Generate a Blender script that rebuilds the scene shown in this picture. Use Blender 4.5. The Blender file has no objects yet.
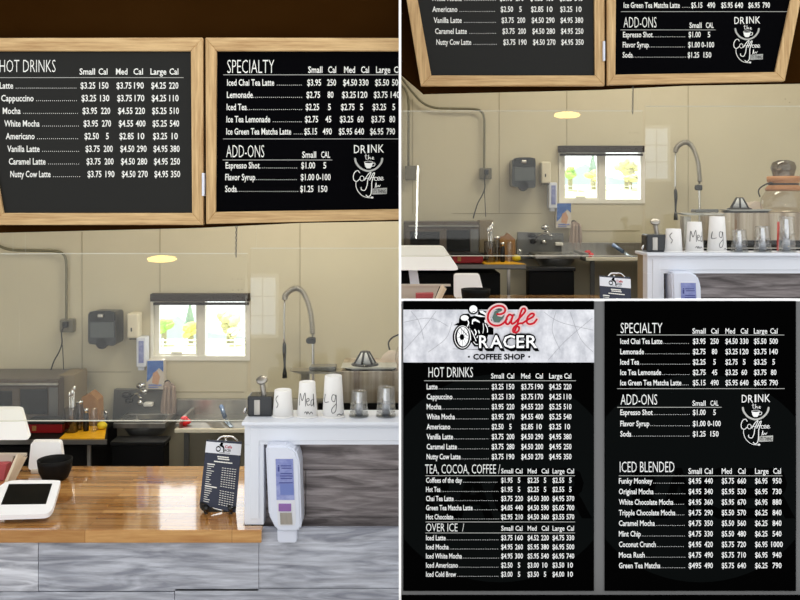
import bpy, bmesh, math, random
from mathutils import Vector, Matrix
random.seed(5)
C = bpy.context.scene.collection
F = 900.0; EYE = 2.972; HOR = 200.0
S = 0.867                       # size of the upper right room relative to the left one, as seen
FLOOR2 = 1.18

# ------------------------------------------------------------------ coordinates
def X(u, Z): return (u-400.0)*Z/F
def H(v, Z): return EYE+(HOR-v)*Z/F
def P(u, v, Z): return Vector((X(u, Z), Z, H(v, Z)))
def shift(Z): return Vector((432.3*Z/F, Z*(1/S-1), 156.4*Z/F))
def lin(c):
    c = c/255.0
    return c/12.92 if c <= .04045 else ((c+.055)/1.055)**2.4
def rgb(*c): return (lin(c[0]), lin(c[1]), lin(c[2]), 1)

# ------------------------------------------------------------------ materials
M = {}
def mat(name, col, rough=.6, metal=0, spec=.5, emit=0, col2=None, scale=(6,6,6), detail=6, trans=0, ior=1.45, bump=0, coat=0, contrast=(.35,.65)):
    m = bpy.data.materials.new(name); m.use_nodes = True; M[name] = m
    nt = m.node_tree; b = nt.nodes['Principled BSDF']
    b.inputs['Base Color'].default_value = rgb(*col)
    b.inputs['Roughness'].default_value = rough; b.inputs['Metallic'].default_value = metal
    b.inputs['Specular IOR Level'].default_value = spec
    b.inputs['Transmission Weight'].default_value = trans; b.inputs['IOR'].default_value = ior
    b.inputs['Coat Weight'].default_value = coat; b.inputs['Coat Roughness'].default_value = .05
    if emit:
        b.inputs['Emission Color'].default_value = rgb(*col); b.inputs['Emission Strength'].default_value = emit
    if col2 or bump:
        tc = nt.nodes.new('ShaderNodeTexCoord'); mp = nt.nodes.new('ShaderNodeMapping'); nz = nt.nodes.new('ShaderNodeTexNoise')
        mp.inputs['Scale'].default_value = scale; nz.inputs['Scale'].default_value = 1; nz.inputs['Detail'].default_value = detail
        nz.inputs['Roughness'].default_value = .62
        nt.links.new(tc.outputs['Object'], mp.inputs[0]); nt.links.new(mp.outputs[0], nz.inputs['Vector'])
        if col2:
            r = nt.nodes.new('ShaderNodeValToRGB')
            r.color_ramp.elements[0].position = contrast[0]; r.color_ramp.elements[1].position = contrast[1]
            r.color_ramp.elements[0].color = rgb(*col); r.color_ramp.elements[1].color = rgb(*col2)
            nt.links.new(nz.outputs['Fac'], r.inputs[0]); nt.links.new(r.outputs[0], b.inputs['Base Color'])
        if bump:
            bp = nt.nodes.new('ShaderNodeBump'); bp.inputs['Strength'].default_value = bump; bp.inputs['Distance'].default_value = .01
            nt.links.new(nz.outputs['Fac'], bp.inputs['Height']); nt.links.new(bp.outputs[0], b.inputs['Normal'])
    return m
def sheet(name, tint, refl=1.0, rough=.0, dark=1.0):
    m = bpy.data.materials.new(name); m.use_nodes = True; M[name] = m
    nt = m.node_tree; nt.nodes.clear()
    o = nt.nodes.new('ShaderNodeOutputMaterial'); mx = nt.nodes.new('ShaderNodeMixShader')
    t = nt.nodes.new('ShaderNodeBsdfTransparent'); g = nt.nodes.new('ShaderNodeBsdfGlossy'); lw = nt.nodes.new('ShaderNodeLayerWeight')
    lw.inputs['Blend'].default_value = .5
    pw = nt.nodes.new('ShaderNodeMath'); pw.operation = 'POWER'; pw.inputs[1].default_value = 5
    mu = nt.nodes.new('ShaderNodeMath'); mu.operation = 'MULTIPLY_ADD'; mu.inputs[1].default_value = .5; mu.inputs[2].default_value = .042*refl; mu.use_clamp = True
    t.inputs[0].default_value = rgb(*tint); g.inputs['Roughness'].default_value = rough
    nt.links.new(lw.outputs['Facing'], pw.inputs[0]); nt.links.new(pw.outputs[0], mu.inputs[0]); nt.links.new(mu.outputs[0], mx.inputs[0])
    nt.links.new(t.outputs[0], mx.inputs[1]); nt.links.new(g.outputs[0], mx.inputs[2]); nt.links.new(mx.outputs[0], o.inputs[0])
    return m

mat('wall_paint', (203,195,171), .45, spec=.4, col2=(209,201,177), scale=(1.2,1.2,1.2))
mat('seam', (168,158,132), .6)
mat('ceiling', (225,220,205), .8)
mat('header', (48,28,8), .9, spec=.0, col2=(42,23,5), scale=(1,1,2))
mat('white_partition', (250,250,250), .6, spec=.2)
mat('floor', (120,110,100), .6, col2=(100,92,84), scale=(2,2,2))
mat('pine', (216,184,134), .55, spec=.3, col2=(160,122,78), scale=(3,40,60), detail=8, contrast=(.35,.75))
mat('pine_v', (216,184,134), .55, spec=.3, col2=(160,122,78), scale=(60,40,3), detail=8, contrast=(.35,.75))
mat('board_black', (24,24,21), .5, spec=.25)
mat('board_deep_black', (4,4,6), .8, spec=.03)
mat('paint_white', (238,238,232), .7, spec=.1)
mat('line_grey', (175,175,170), .7, spec=.1)
mat('ledge_white', (226,230,238), .35, spec=.4)
mat('ledge_groove', (180,186,200), .4)
mat('window_white', (235,232,222), .4)
mat('shade_black', (48,40,36), .6)
mat('conduit', (118,114,92), .5)
mat('box_grey', (118,114,100), .5)
mat('black_plastic', (16,16,17), .3)
mat('black_matte', (12,12,13), .6, spec=.2)
mat('dark_dispenser', (38,40,42), .22, spec=.6)
mat('clear_grey', (78,84,86), .2)
mat('cream_plastic', (226,218,196), .4)
mat('white_plastic', (222,227,240), .3)
mat('white_paper', (240,238,234), .7)
mat('label_blue', (120,130,190), .4, col2=(160,168,214), scale=(12,12,20))
mat('ink_blue', (60,70,140), .6)
mat('purple', (140,100,165), .4)
mat('poster_blue', (50,90,170), .5, col2=(90,130,200), scale=(14,14,14))
mat('poster_cream', (214,206,196), .5)
mat('poster_skin', (206,160,130), .6)
mat('steel', (150,148,142), .28, metal=.9, col2=(185,180,172), scale=(9,9,2))
mat('steel_dark', (112,112,110), .32, metal=.5)
mat('steel_panel', (206,194,178), .3, metal=.5, col2=(130,112,94), scale=(16,6,.6), detail=2, contrast=(.3,.7))
mat('chrome', (215,215,215), .12, metal=1)
mat('microwave_body', (92,82,72), .35, metal=.3)
mat('microwave_glass', (12,13,12), .2, spec=.3)
mat('red', (150,14,20), .4)
mat('red_bright', (225,30,36), .5)
mat('yellow_board', (236,178,28), .45, col2=(214,154,20), scale=(20,20,20))
mat('lemon', (222,196,40), .5)
mat('paper_bag', (168,124,70), .8, col2=(146,100,52), scale=(14,14,14))
mat('cardboard', (140,126,100), .8)
mat('cloth_pink', (186,166,152), .9, col2=(146,132,126), scale=(20,5,3))
mat('blue_handle', (70,90,120), .4)
mat('knife_blade', (90,96,100), .3, metal=.7)
mat('pinkish', (240,226,212), .6)
mat('collar_wood', (196,140,92), .5, col2=(170,112,68), scale=(4,4,30))
mat('cord_dark', (34,26,22), .5)
mat('tablet_white', (244,244,246), .3)
mat('screen_black', (3,4,6), .3, spec=.12)
mat('papers', (226,210,184), .8, col2=(240,228,206), scale=(4,40,4))
mat('red_box', (176,78,84), .6)
mat('tray_beige', (206,196,182), .5)
mat('navy_card', (30,36,58), .4)
mat('banner_grey', (224,224,228), .6, spec=.1, col2=(160,162,170), scale=(20,20,14), detail=14, contrast=(.3,.78))
mat('scratch_grey', (140,140,146), 1, spec=0)
mat('poster_black', (3,3,3), 1, spec=0)
mat('poster_faint', (10,12,12), 1, spec=0)
mat('poster_text', (226,226,224), 1, spec=0)
mat('logo_white', (244,244,244), 1, spec=0)
mat('logo_black', (3,3,4), 1, spec=0)
mat('logo_red', (186,30,44), 1, spec=0)
mat('logo_pink', (216,190,188), 1, spec=0)
mat('logo_green', (86,104,96), 1, spec=0)
mat('backing_grey', (108,108,108), 1, spec=0)
mat('lawn', (238,242,190), .9, col2=(226,236,160), scale=(2,2,2))
mat('bush_green', (150,200,90), .9, col2=(190,226,130), scale=(4,4,4))
mat('bush_yellow', (232,222,90), .9, col2=(246,238,150), scale=(4,4,4))
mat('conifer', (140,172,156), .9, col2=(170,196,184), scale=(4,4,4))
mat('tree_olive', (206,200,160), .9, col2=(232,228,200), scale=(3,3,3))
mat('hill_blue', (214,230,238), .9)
mat('bark', (170,160,140), .9)
mat('lamp_glow', (255,222,130), .5, emit=24)
mat('tube_glow', (255,255,250), .5, emit=22)
mat('lamp_metal', (60,58,52), .5)
sheet('acrylic', (252,252,249), .75)
sheet('window_glass', (250,252,252), 1.0)
sheet('cup_clear', (248,249,250), 3.6, .12)
sheet('jar_glass', (242,238,234), 2.4, .05)
sheet('smoky_glass', (186,178,170), 2.4, .05)
mat('acrylic_edge', (214,214,200), .3)
mat('reeded', (224,226,232), .6)
mat('tray_grey', (168,168,164), .35)
mat('frosted', (206,208,212), .3)
mat('print_blue', (112,128,190), .5)
mat('front_glow', (225,235,245), .5, emit=2.4)

def planks(name, c1, c2, tint):
    m = mat(name, c1, .5, spec=.35, col2=c2, scale=(3.4,46,42), detail=10, contrast=(.24,.78), bump=.35)
    nt = m.node_tree; b = nt.nodes['Principled BSDF']
    tc = nt.nodes.new('ShaderNodeTexCoord'); mp = nt.nodes.new('ShaderNodeMapping'); nz = nt.nodes.new('ShaderNodeTexNoise')
    mp.inputs['Scale'].default_value = (1.5,9,11); nz.inputs['Scale'].default_value = 1.3; nz.inputs['Detail'].default_value = 5; nz.inputs['Distortion'].default_value = 1.5
    mx = nt.nodes.new('ShaderNodeMixRGB'); mx.blend_type = 'MULTIPLY'; mx.inputs[0].default_value = .8
    r = nt.nodes.new('ShaderNodeValToRGB'); r.color_ramp.elements[0].position = .35; r.color_ramp.elements[1].position = .62
    r.color_ramp.elements[0].color = rgb(*tint); r.color_ramp.elements[1].color = (1,1,1,1)
    src = b.inputs['Base Color'].links[0].from_socket
    nt.links.new(tc.outputs['Object'], mp.inputs[0]); nt.links.new(mp.outputs[0], nz.inputs['Vector']); nt.links.new(nz.outputs['Fac'], r.inputs[0])
    nt.links.new(src, mx.inputs[1]); nt.links.new(r.outputs[0], mx.inputs[2]); nt.links.new(mx.outputs[0], b.inputs['Base Color'])
planks('plank_grey', (160,162,170), (222,226,236), (164,165,172))
planks('plank_pale', (206,208,216), (244,246,252), (146,146,152))
planks('plank_shaded', (104,96,96), (182,174,174), (140,136,136))  # darker planks, with the shade of the recess put into their colour

def butcher(name):
    m = mat(name, (184,128,72), .12, spec=.6, col2=(226,180,116), scale=(2.5,26,26), detail=8, contrast=(.3,.7), coat=1)
    nt = m.node_tree; b = nt.nodes['Principled BSDF']
    tc = nt.nodes.new('ShaderNodeTexCoord'); mp = nt.nodes.new('ShaderNodeMapping'); br = nt.nodes.new('ShaderNodeTexBrick')
    br.inputs['Scale'].default_value = 1; br.inputs['Brick Width'].default_value = .9; br.inputs['Row Height'].default_value = .055
    br.inputs['Mortar Size'].default_value = .0012; br.inputs['Color1'].default_value = (1,1,1,1); br.inputs['Color2'].default_value = rgb(196,176,150)
    br.inputs['Mortar'].default_value = rgb(150,120,90); br.inputs['Bias'].default_value = 0
    mx = nt.nodes.new('ShaderNodeMixRGB'); mx.blend_type = 'MULTIPLY'; mx.inputs[0].default_value = 1
    src = b.inputs['Base Color'].links[0].from_socket
    nt.links.new(tc.outputs['Object'], mp.inputs[0]); nt.links.new(mp.outputs[0], br.inputs['Vector'])
    nt.links.new(src, mx.inputs[1]); nt.links.new(br.outputs['Color'], mx.inputs[2]); nt.links.new(mx.outputs[0], b.inputs['Base Color'])
butcher('butcher_block')

# ------------------------------------------------------------------ mesh tools
def merge(bm, tmp, mi=0):
    for f in tmp.faces: f.material_index = mi
    me = bpy.data.meshes.new('t'); tmp.to_mesh(me); tmp.free(); bm.from_mesh(me); bpy.data.meshes.remove(me); return bm
def box(bm, x0, x1, y0, y1, z0, z1, bev=0, seg=2, mi=0):
    t = bmesh.new(); bmesh.ops.create_cube(t, size=1)
    for v in t.verts: v.co = Vector(((x0+x1)/2+v.co.x*(x1-x0), (y0+y1)/2+v.co.y*(y1-y0), (z0+z1)/2+v.co.z*(z1-z0)))
    if bev: bmesh.ops.bevel(t, geom=t.edges[:], offset=bev, segments=seg, affect='EDGES', profile=.5)
    return merge(bm, t, mi)
def pbox(bm, u0, u1, v0, v1, Z, d, bev=0, seg=2, mi=0):   # front face at distance Z
    return box(bm, X(u0,Z), X(u1,Z), Z, Z+d, H(v1,Z), H(v0,Z), bev, seg, mi)
def prism(bm, pts, off, mi=0):                            # planar outline swept by a vector
    t = bmesh.new(); off = Vector(off)
    a = [t.verts.new(p) for p in pts]; b = [t.verts.new(Vector(p)+off) for p in pts]
    n = len(a); t.faces.new(a); t.faces.new(b[::-1])
    for i in range(n): t.faces.new([a[i], b[i], b[(i+1)%n], a[(i+1)%n]])
    bmesh.ops.recalc_face_normals(t, faces=t.faces[:])
    return merge(bm, t, mi)
def pprism(bm, uv, Z, d, mi=0): return prism(bm, [P(u,v,Z) for u,v in uv], (0,d,0), mi)
def rounded(pts, r=.18, n=4):
    out = []; m = len(pts)
    for i in range(m):
        p0, p1, p2 = Vector(pts[i-1]), Vector(pts[i]), Vector(pts[(i+1)%m])
        a = p1.lerp(p0, r if isinstance(r,float) and r<1 else .2); b = p1.lerp(p2, r)
        for k in range(n+1):
            t = k/n; out.append((a*(1-t)**2 + p1*2*t*(1-t) + b*t*t))
    return out
def lathe(bm, c, prof, seg=28, mi=0, smooth=True, axis='z'):
    t = bmesh.new(); rings = []
    for r, h in prof:
        ring = []
        for i in range(seg):
            a = 2*math.pi*i/seg
            if axis == 'z': co = (c[0]+r*math.cos(a), c[1]+r*math.sin(a), c[2]+h)
            else: co = (c[0]+r*math.cos(a), c[1]+h, c[2]+r*math.sin(a))
            ring.append(t.verts.new(co))
        rings.append(ring)
    for a, b in zip(rings, rings[1:]):
        for i in range(seg):
            f = t.faces.new([a[i], a[(i+1)%seg], b[(i+1)%seg], b[i]]); f.smooth = smooth
    t.faces.new(rings[0][::-1]); t.faces.new(rings[-1])
    bmesh.ops.remove_doubles(t, verts=t.verts[:], dist=1e-6)
    bmesh.ops.recalc_face_normals(t, faces=t.faces[:])
    return merge(bm, t, mi)
def spline(pts, n=6, closed=False):
    pts = [Vector(p) for p in pts]
    if len(pts) < 3: return pts
    out = []; m = len(pts); rng = range(m if closed else m-1)
    for i in rng:
        if closed: p0, p1, p2, p3 = pts[i-1], pts[i], pts[(i+1)%m], pts[(i+2)%m]
        else: p0, p1, p2, p3 = pts[max(i-1,0)], pts[i], pts[i+1], pts[min(i+2,m-1)]
        for k in range(n):
            t = k/n
            out.append(.5*((2*p1)+(p2-p0)*t+(2*p0-5*p1+4*p2-p3)*t*t+(3*p1-p0-3*p2+p3)*t**3))
    if not closed: out.append(pts[-1])
    return out
def tube(bm, pts, r, seg=10, n=6, mi=0, rr=None):
    pts = spline(pts, n); t = bmesh.new(); rings = []
    up = Vector((0,0,1))
    for i, p in enumerate(pts):
        d = (pts[min(i+1,len(pts)-1)]-pts[max(i-1,0)])
        d = d.normalized() if d.length > 1e-9 else Vector((0,0,1))
        ref = Vector((0,1,0)) if abs(d.y) < .9 else Vector((1,0,0))
        a = d.cross(ref).normalized(); b = d.cross(a).normalized()
        q = rr(i/(len(pts)-1)) if rr else r
        rings.append([t.verts.new(p+(a*math.cos(2*math.pi*k/seg)+b*math.sin(2*math.pi*k/seg))*q) for k in range(seg)])
    for a, b in zip(rings, rings[1:]):
        for i in range(seg):
            f = t.faces.new([a[i], a[(i+1)%seg], b[(i+1)%seg], b[i]]); f.smooth = True
    t.faces.new(rings[0][::-1]); t.faces.new(rings[-1])
    bmesh.ops.recalc_face_normals(t, faces=t.faces[:])
    return merge(bm, t, mi)
def ball(bm, c, rx, ry, rz, sub=3, jit=0, mi=0):
    t = bmesh.new(); bmesh.ops.create_icosphere(t, subdivisions=sub, radius=1)
    for v in t.verts:
        k = 1+random.uniform(-jit, jit); v.co = Vector((c[0]+v.co.x*rx*k, c[1]+v.co.y*ry*k, c[2]+v.co.z*rz*k))
    for f in t.faces: f.smooth = jit == 0
    return merge(bm, t, mi)
def ribbon(bm, pts, w, fn, n=6, closed=False, taper=False, mi=0):   # flat stroke of width w along 2D points, fn maps 2D to 3D
    pts = spline([(p[0],p[1],0) for p in pts], n, closed)
    L, m = [], len(pts)
    t = bmesh.new()
    for i, p in enumerate(pts):
        a = pts[(i-1)%m] if closed else pts[max(i-1,0)]; b = pts[(i+1)%m] if closed else pts[min(i+1,m-1)]
        d = b-a; d = d.normalized() if d.length > 1e-9 else Vector((1,0,0))
        nn = Vector((-d.y, d.x, 0)); ww = w/2
        if taper: ww *= .25+.75*math.sin(math.pi*min(max(i/(m-1),.03),.97))
        lift = Vector((0,-6e-6*i,0))
        L.append((t.verts.new(fn(*(p+nn*ww)[:2])+lift), t.verts.new(fn(*(p-nn*ww)[:2])+lift)))
    rng = range(m if closed else m-1)
    for i in rng:
        a, b = L[i], L[(i+1)%m]
        try: t.faces.new([a[0], b[0], b[1], a[1]])
        except ValueError: pass
    if not closed:
        for e, s in ((0,1),(m-1,-1)):                      # round ends
            c = pts[e]; vs = [t.verts.new(fn(c.x+w/2*.98*math.cos(q*math.pi/4), c.y+w/2*.98*math.sin(q*math.pi/4))) for q in range(8)] if not taper else None
            if vs: t.faces.new(vs)
    return merge(bm, t, mi)
def flat(bm, pts, fn, mi=0):
    t = bmesh.new(); t.faces.new([t.verts.new(fn(*p)) for p in pts]); bmesh.ops.triangulate(t, faces=t.faces[:])
    return merge(bm, t, mi)
def ell(cx, cy, rx, ry, n=24, a0=0, a1=2*math.pi):
    return [(cx+rx*math.cos(a0+(a1-a0)*i/n), cy+ry*math.sin(a0+(a1-a0)*i/n)) for i in range(n)]

_tc = {}
def glyphs(s, bold=0.0):
    k = (s, bold)
    if k in _tc: return _tc[k]
    cu = bpy.data.curves.new('t', 'FONT'); cu.body = s; cu.resolution_u = 2; cu.offset = bold; cu.fill_mode = 'FRONT'
    o = bpy.data.objects.new('t', cu); C.objects.link(o); bpy.context.view_layer.update()
    dg = bpy.context.evaluated_depsgraph_get(); me = o.evaluated_get(dg).to_mesh()
    vs = [(v.co.x, v.co.y) for v in me.vertices]; fs = [tuple(p.vertices) for p in me.polygons]
    o.evaluated_get(dg).to_mesh_clear(); bpy.data.objects.remove(o); bpy.data.curves.remove(cu)
    _tc[k] = (vs, fs); return _tc[k]
_capv = glyphs('H')[0]; CAP = max(v[1] for v in _capv)-min(v[1] for v in _capv)
def text(bm, s, x0, x1, vt, vb, fn, bold=.013, mi=0, shear=0):
    vs, fs = glyphs(s, bold)
    if not vs: return
    a = min(v[0] for v in vs); b = max(v[0] for v in vs); k = (x1-x0)/(b-a); h = (vb-vt)/CAP
    n = [bm.verts.new(fn(x0+(v[0]-a)*k+shear*v[1]*h, vb-v[1]*h)) for v in vs]
    for f in fs:
        try: q = bm.faces.new([n[i] for i in f]); q.material_index = mi
        except ValueError: pass
def dots(bm, x0, x1, v, fn, step=2.0, r=.33, mi=0):
    x = x0
    while x < x1:
        q = [bm.verts.new(fn(x+dx*r, v+dy*r)) for dx, dy in ((-1,-1),(1,-1),(1,1),(-1,1))]
        f = bm.faces.new(q); f.material_index = mi; x += step

# ------------------------------------------------------------------ objects
BOTH, LEFT, RIGHT = 'both', 'left', 'right'
reg = []       # every top-level thing built for the left room: (root, anchor Z for height, anchor Z for the rest, rooms, label)
def obj(name, bm, m, parent=None):
    me = bpy.data.meshes.new(name); bm.to_mesh(me); bm.free()
    for q in (m if isinstance(m, (list,tuple)) else [m]): me.materials.append(M[q])
    o = bpy.data.objects.new(name, me); C.objects.link(o)
    if parent:
        off = Vector(parent.location)
        if parent.parent: off = off+Vector(parent.parent.location)
        o.parent = parent
        for v in me.vertices: v.co -= off
    return o
def place(o, loc):                 # give a one-mesh thing an origin at its base
    loc = Vector(loc)
    for v in o.data.vertices: v.co -= loc
    o.location = loc
def thing(name, label, cat, loc, az=None, group=None, rooms=BOTH, Z=None, floor=False):
    o = bpy.data.objects.new(name, None); o.empty_display_size = .05; C.objects.link(o); o.location = loc
    tag(o, label, cat, az, group, rooms, Z, floor); return o
def tag(o, label, cat, az=None, group=None, rooms=BOTH, Z=None, floor=False):
    o['category'] = cat
    if group: o['group'] = group
    z = Z or o.location.y
    reg.append((o, az or z, z, rooms, label, floor))
def single(name, bm, m, label, cat, loc, **k):
    o = obj(name, bm, m); place(o, loc); tag(o, label, cat, **k); return o
def struct(name, bm, m, Z, rooms=BOTH, floor=True, parent=None):
    o = obj(name, bm, m, parent)
    if not parent:
        o['kind'] = 'structure'; reg.append((o, Z, Z, rooms, None, floor))
    return o
B = bmesh.new
def fz(Z, off=0): return lambda u, v: Vector((X(u,Z), Z-off, H(v,Z)))

# ================================================================== the rooms
ZW = 8.27
UL, UR = -74, 500
w0, w1, wt, wb = 150.5, 248, 302, 360
bm = B()
def wbox(u0,u1,z0,z1): box(bm, X(u0,ZW), X(u1,ZW), ZW, ZW+.12, z0, z1)
wbox(UL, w0, -.9, 4.5); wbox(w1, UR, -.9, 4.5); wbox(w0, w1, -.9, H(wb,ZW)); wbox(w0, w1, H(wt-7,ZW), 4.5)
struct('wall_back', bm, 'wall_paint', ZW)
bm = B()
for u, va, vb in ((82,232,372),(160,228,294),(300,222,398),(-18,240,372)):
    pbox(bm, u-.35, u+.35, va, vb, ZW-.004, .006)
pbox(bm, 28, 131, 371.6, 372.4, ZW-.004, .006); pbox(bm, 165, 244, 391.5, 392.5, ZW-.004, .006)
for u, v in ((232.5,279),(238,279),(241.5,279),(232.5,290),(238.5,290),(242,289.5),(412,240),(417,244),(414,252)):
    pbox(bm, u-.6, u+.6, v-.5, v+.5, ZW-.003, .005)
struct('trim_1', bm, 'seam', ZW, floor=False)
bm = B(); box(bm, X(UL,ZW)-.05, X(UR,ZW), 6.0, ZW+.12, 4.5, 4.6); struct('ceiling', bm, 'ceiling', 7, floor=False)
bm = B(); box(bm, X(UL,ZW)-.1, X(UL,ZW), 5.0, ZW+.12, -.9, 4.6); struct('wall_left', bm, 'wall_paint', 7, rooms=LEFT)
bm = B(); box(bm, 1.3, 1.4, 5.0, ZW+.12, -.9, 4.6); struct('wall_right', bm, 'wall_paint', 7, rooms=RIGHT)
# dark bulkhead the menu boards hang on
ZH = 6.12
bm = B(); pprism(bm, [(-72,195),(-34,208),(-5,233),(200,228),(300,223),(500,219.5),(500,-60),(-72,-60)], ZH, .09)
struct('trim_2', bm, 'header', ZH, floor=False)

# window
bm = B()
def frame(bm, a, b, c, d, wl, wr, wt_, wb_, Z, dep):
    pbox(bm, a, a+wl, c, d, Z, dep); pbox(bm, b-wr, b, c, d, Z, dep); pbox(bm, a+wl, b-wr, c, c+wt_, Z, dep); pbox(bm, a+wl, b-wr, d-wb_, d, Z, dep)
wf = B(); frame(wf, 150.5, 250, 296, 360.5, 3, 5, 3, 4.5, ZW-.01, .12); pbox(wf, 197.5, 205, 299, 356, ZW+.0, .1, .004)
win = struct('window_1', wf, 'window_white', ZW, floor=False)
sb = B(); frame(sb, 154.5, 198.5, 299, 356.5, 4.5, 2.5, 4, 3, ZW+.02, .04); pbox(sb, 171, 182, 352, 353.6, ZW+.012, .01)
obj('window_sash', sb, 'window_white', win)
g = B(); pbox(g, 158.5, 196.5, 302, 354, ZW+.04, .006); pbox(g, 204.5, 245.5, 299, 356.5, ZW+.06, .006); obj('window_glass', g, 'window_glass', win)
t = thing('roller_blind', 'dark roller blind cassette across the top of the small window', 'blind', P(199,302,8.2))
bm = B(); pbox(bm, 150, 249, 294, 301.6, 8.18, .085, .004); obj('cassette', bm, 'shade_black', t)
bm = B(); pbox(bm, 153, 248.5, 302.6, 305.2, 8.21, .03, .003); obj('bottom_bar', bm, 'shade_black', t)

# ================================================================== menu boards
ZB = 6.0
def lerp(a, b, t): return a+(b-a)*t
def prices(bm, fn, ctr, half, cols, row, mi=0, bold=.013):
    for (a, b), s in zip(cols, row):
        if not s: continue
        full = {1:.32, 2:.66, 3:1.0, 4:1.28, 5:1.45}
        if '$' not in s:
            w = (b-a); L = len(s); c = (a+b)/2
            ww = w*full.get(L,1)
            if L <= 3: a, b = c-ww/2, c+ww/2
            elif s == '1000': a, b = c-ww/2, c+ww/2
            elif '-' in s: a, b = c-w*.85, c+w*.75
        text(bm, s, a, b, ctr-half, ctr+half, fn, bold, mi)

def board(name, label, cat, outer, inner, face):
    loc = P((outer[2][0]+outer[3][0])/2, outer[3][1], ZB)
    t = thing(name, label, cat, loc, Z=ZB)
    bm = B(); pprism(bm, inner, ZB+.012, .03); obj('chalkboard_panel', bm, face, t)
    o, i = outer, inner
    for k in range(4):
        a, b, c, d = o[k], o[(k+1)%4], i[(k+1)%4], i[k]
        bm = B(); pprism(bm, [a,b,c,d], ZB-.012, .05)
        bmesh.ops.bevel(bm, geom=bm.edges[:], offset=.004, segments=1, affect='EDGES')
        obj('frame_rail', bm, 'pine' if k%2 == 0 else 'pine_v', t)
    return t
hot = board('menu_board', 'wood-framed black menu board headed HOT DRINKS', 'menu board',
    [(-40,38),(202.8,37.5),(203,225),(-9,225)], [(-26,51),(190.7,51),(192,213),(3,213)], 'board_black')
fn = fz(ZB, -.010)
def row_end(par, m, name='menu_row'):
    global bm
    obj(name, bm, m, par); bm = B()
rowsH = [('Latte',12.5,('$3.25','150','$3.75','190','$4.25','220')),('Cappuccino',33,('$3.25','130','$3.75','170','$4.25','110')),
 ('Mocha',20,('$3.95','220','$4.55','220','$5.25','510')),('White Mocha',39,('$3.95','270','$4.55','400','$5.25','540')),
 ('Americano',34,('$2.50','5','$2.85','10','$3.25','10')),('Vanilla Latte',39,('$3.75','200','$4.50','290','$4.95','380')),
 ('Caramel Latte',45,('$3.75','200','$4.50','280','$4.95','250')),('Nutty Cow Latte',50,('$3.75','190','$4.50','270','$4.95','350'))]
bm = B(); text(bm, 'HOT DRINKS', -1, 55, 59.5, 72, fn, -.012); obj('heading', bm, 'paint_white', hot)
bm = B()
for s,a,b in (('Small',79,94.5),('Cal',98,107),('Med',115.5,127),('Cal',133,142.5),('Large',150,166),('Cal',169,178)): text(bm, s, a, b, 68.3, 74.3, fn)
row_end(hot, 'paint_white', 'column_heads')
for i,(nm,xe,pr) in enumerate(rowsH):
    t = i/7; yc = lerp(85.3,174,t); x0 = lerp(-1,9.7,t)
    text(bm, nm, x0, xe, yc-3.1, yc+3.1, fn); dots(bm, xe+3, lerp(77.5,80,t), yc+2.6, fn)
    cols = [(lerp(80,87,t),lerp(94.8,101,t)),(lerp(98.7,105,t),lerp(108,114,t)),(lerp(116,121.3,t),lerp(131,135,t)),(lerp(133.6,137.5,t),lerp(143.4,147.3,t)),(lerp(150.8,154,t),lerp(165.5,167.7,t)),(lerp(168.6,170.5,t),lerp(178,179.8,t))]
    prices(bm, fn, yc, 3.1, cols, pr); row_end(hot, 'paint_white')
bm = B(); ribbon(bm, [(-1,77.4),(183,77.4)], .6, fn); obj('ruled_line', bm, 'line_grey', hot)

spec = board('menu_board', 'wood-framed black menu board headed SPECIALTY and ADD-ONS', 'menu board',
    [(205.3,37.5),(447,38),(411,219.5),(206,224)], [(216.5,51),(434,51),(400,209),(215.5,212)], 'board_deep_black')
bm = B(); text(bm, 'SPECIALTY', 227, 274, 59.5, 73, fn, -.012); row_end(spec, 'paint_white', 'heading'); text(bm, 'ADD-ONS', 226, 264, 145, 157.3, fn, -.012); obj('heading', bm, 'paint_white', spec)
rowsS = [('Iced Chai Tea Latte',274,('$3.95','250','$4.50','330','$5.50','500')),('Lemonade',252.5,('$2.75','80','$3.25','120','$3.75','140')),
 ('Iced Tea',246.5,('$2.25','5','$2.75','5','$3.25','5')),('Ice Tea Lemonade',270,('$2.75','45','$3.25','60','$3.75','80')),
 ('Ice Green Tea Matcha Latte',291,('$5.15','490','$5.95','640','$6.95','790'))]
bm = B()
for s,a,b in (('Small',308,322.3),('Cal',328,336),('Med',344,355),('Cal',361,369),('Large',376,390.3),('Cal',394,402.5)): text(bm, s, a, b, 66.3, 72.6, fn)
row_end(spec, 'paint_white', 'column_heads')
for i,(nm,xe,pr) in enumerate(rowsS):
    t = i/4; yc = lerp(82.3,131.3,t)
    text(bm, nm, lerp(226.8,226,t), xe, yc-3.1, yc+3.1, fn); dots(bm, xe+(3 if i in (0,3,4) else 1), 303, yc+2.6, fn)
    cols = [(lerp(307,304,t),lerp(321,317,t)),(lerp(327,322.5,t),lerp(336,331.7,t)),(lerp(343,338.7,t),lerp(357,352,t)),(lerp(359,354.5,t),lerp(368.5,364,t)),(lerp(375,370,t),lerp(389,383.3,t)),(lerp(392,386.5,t),lerp(401.5,395,t))]
    prices(bm, fn, yc, 3.1, cols, pr); row_end(spec, 'paint_white')
for s,a,b in (('Small',302,316),('CAL',321,330)): text(bm, s, a, b, 151.5, 157.6, fn)
row_end(spec, 'paint_white', 'column_heads')
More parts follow.
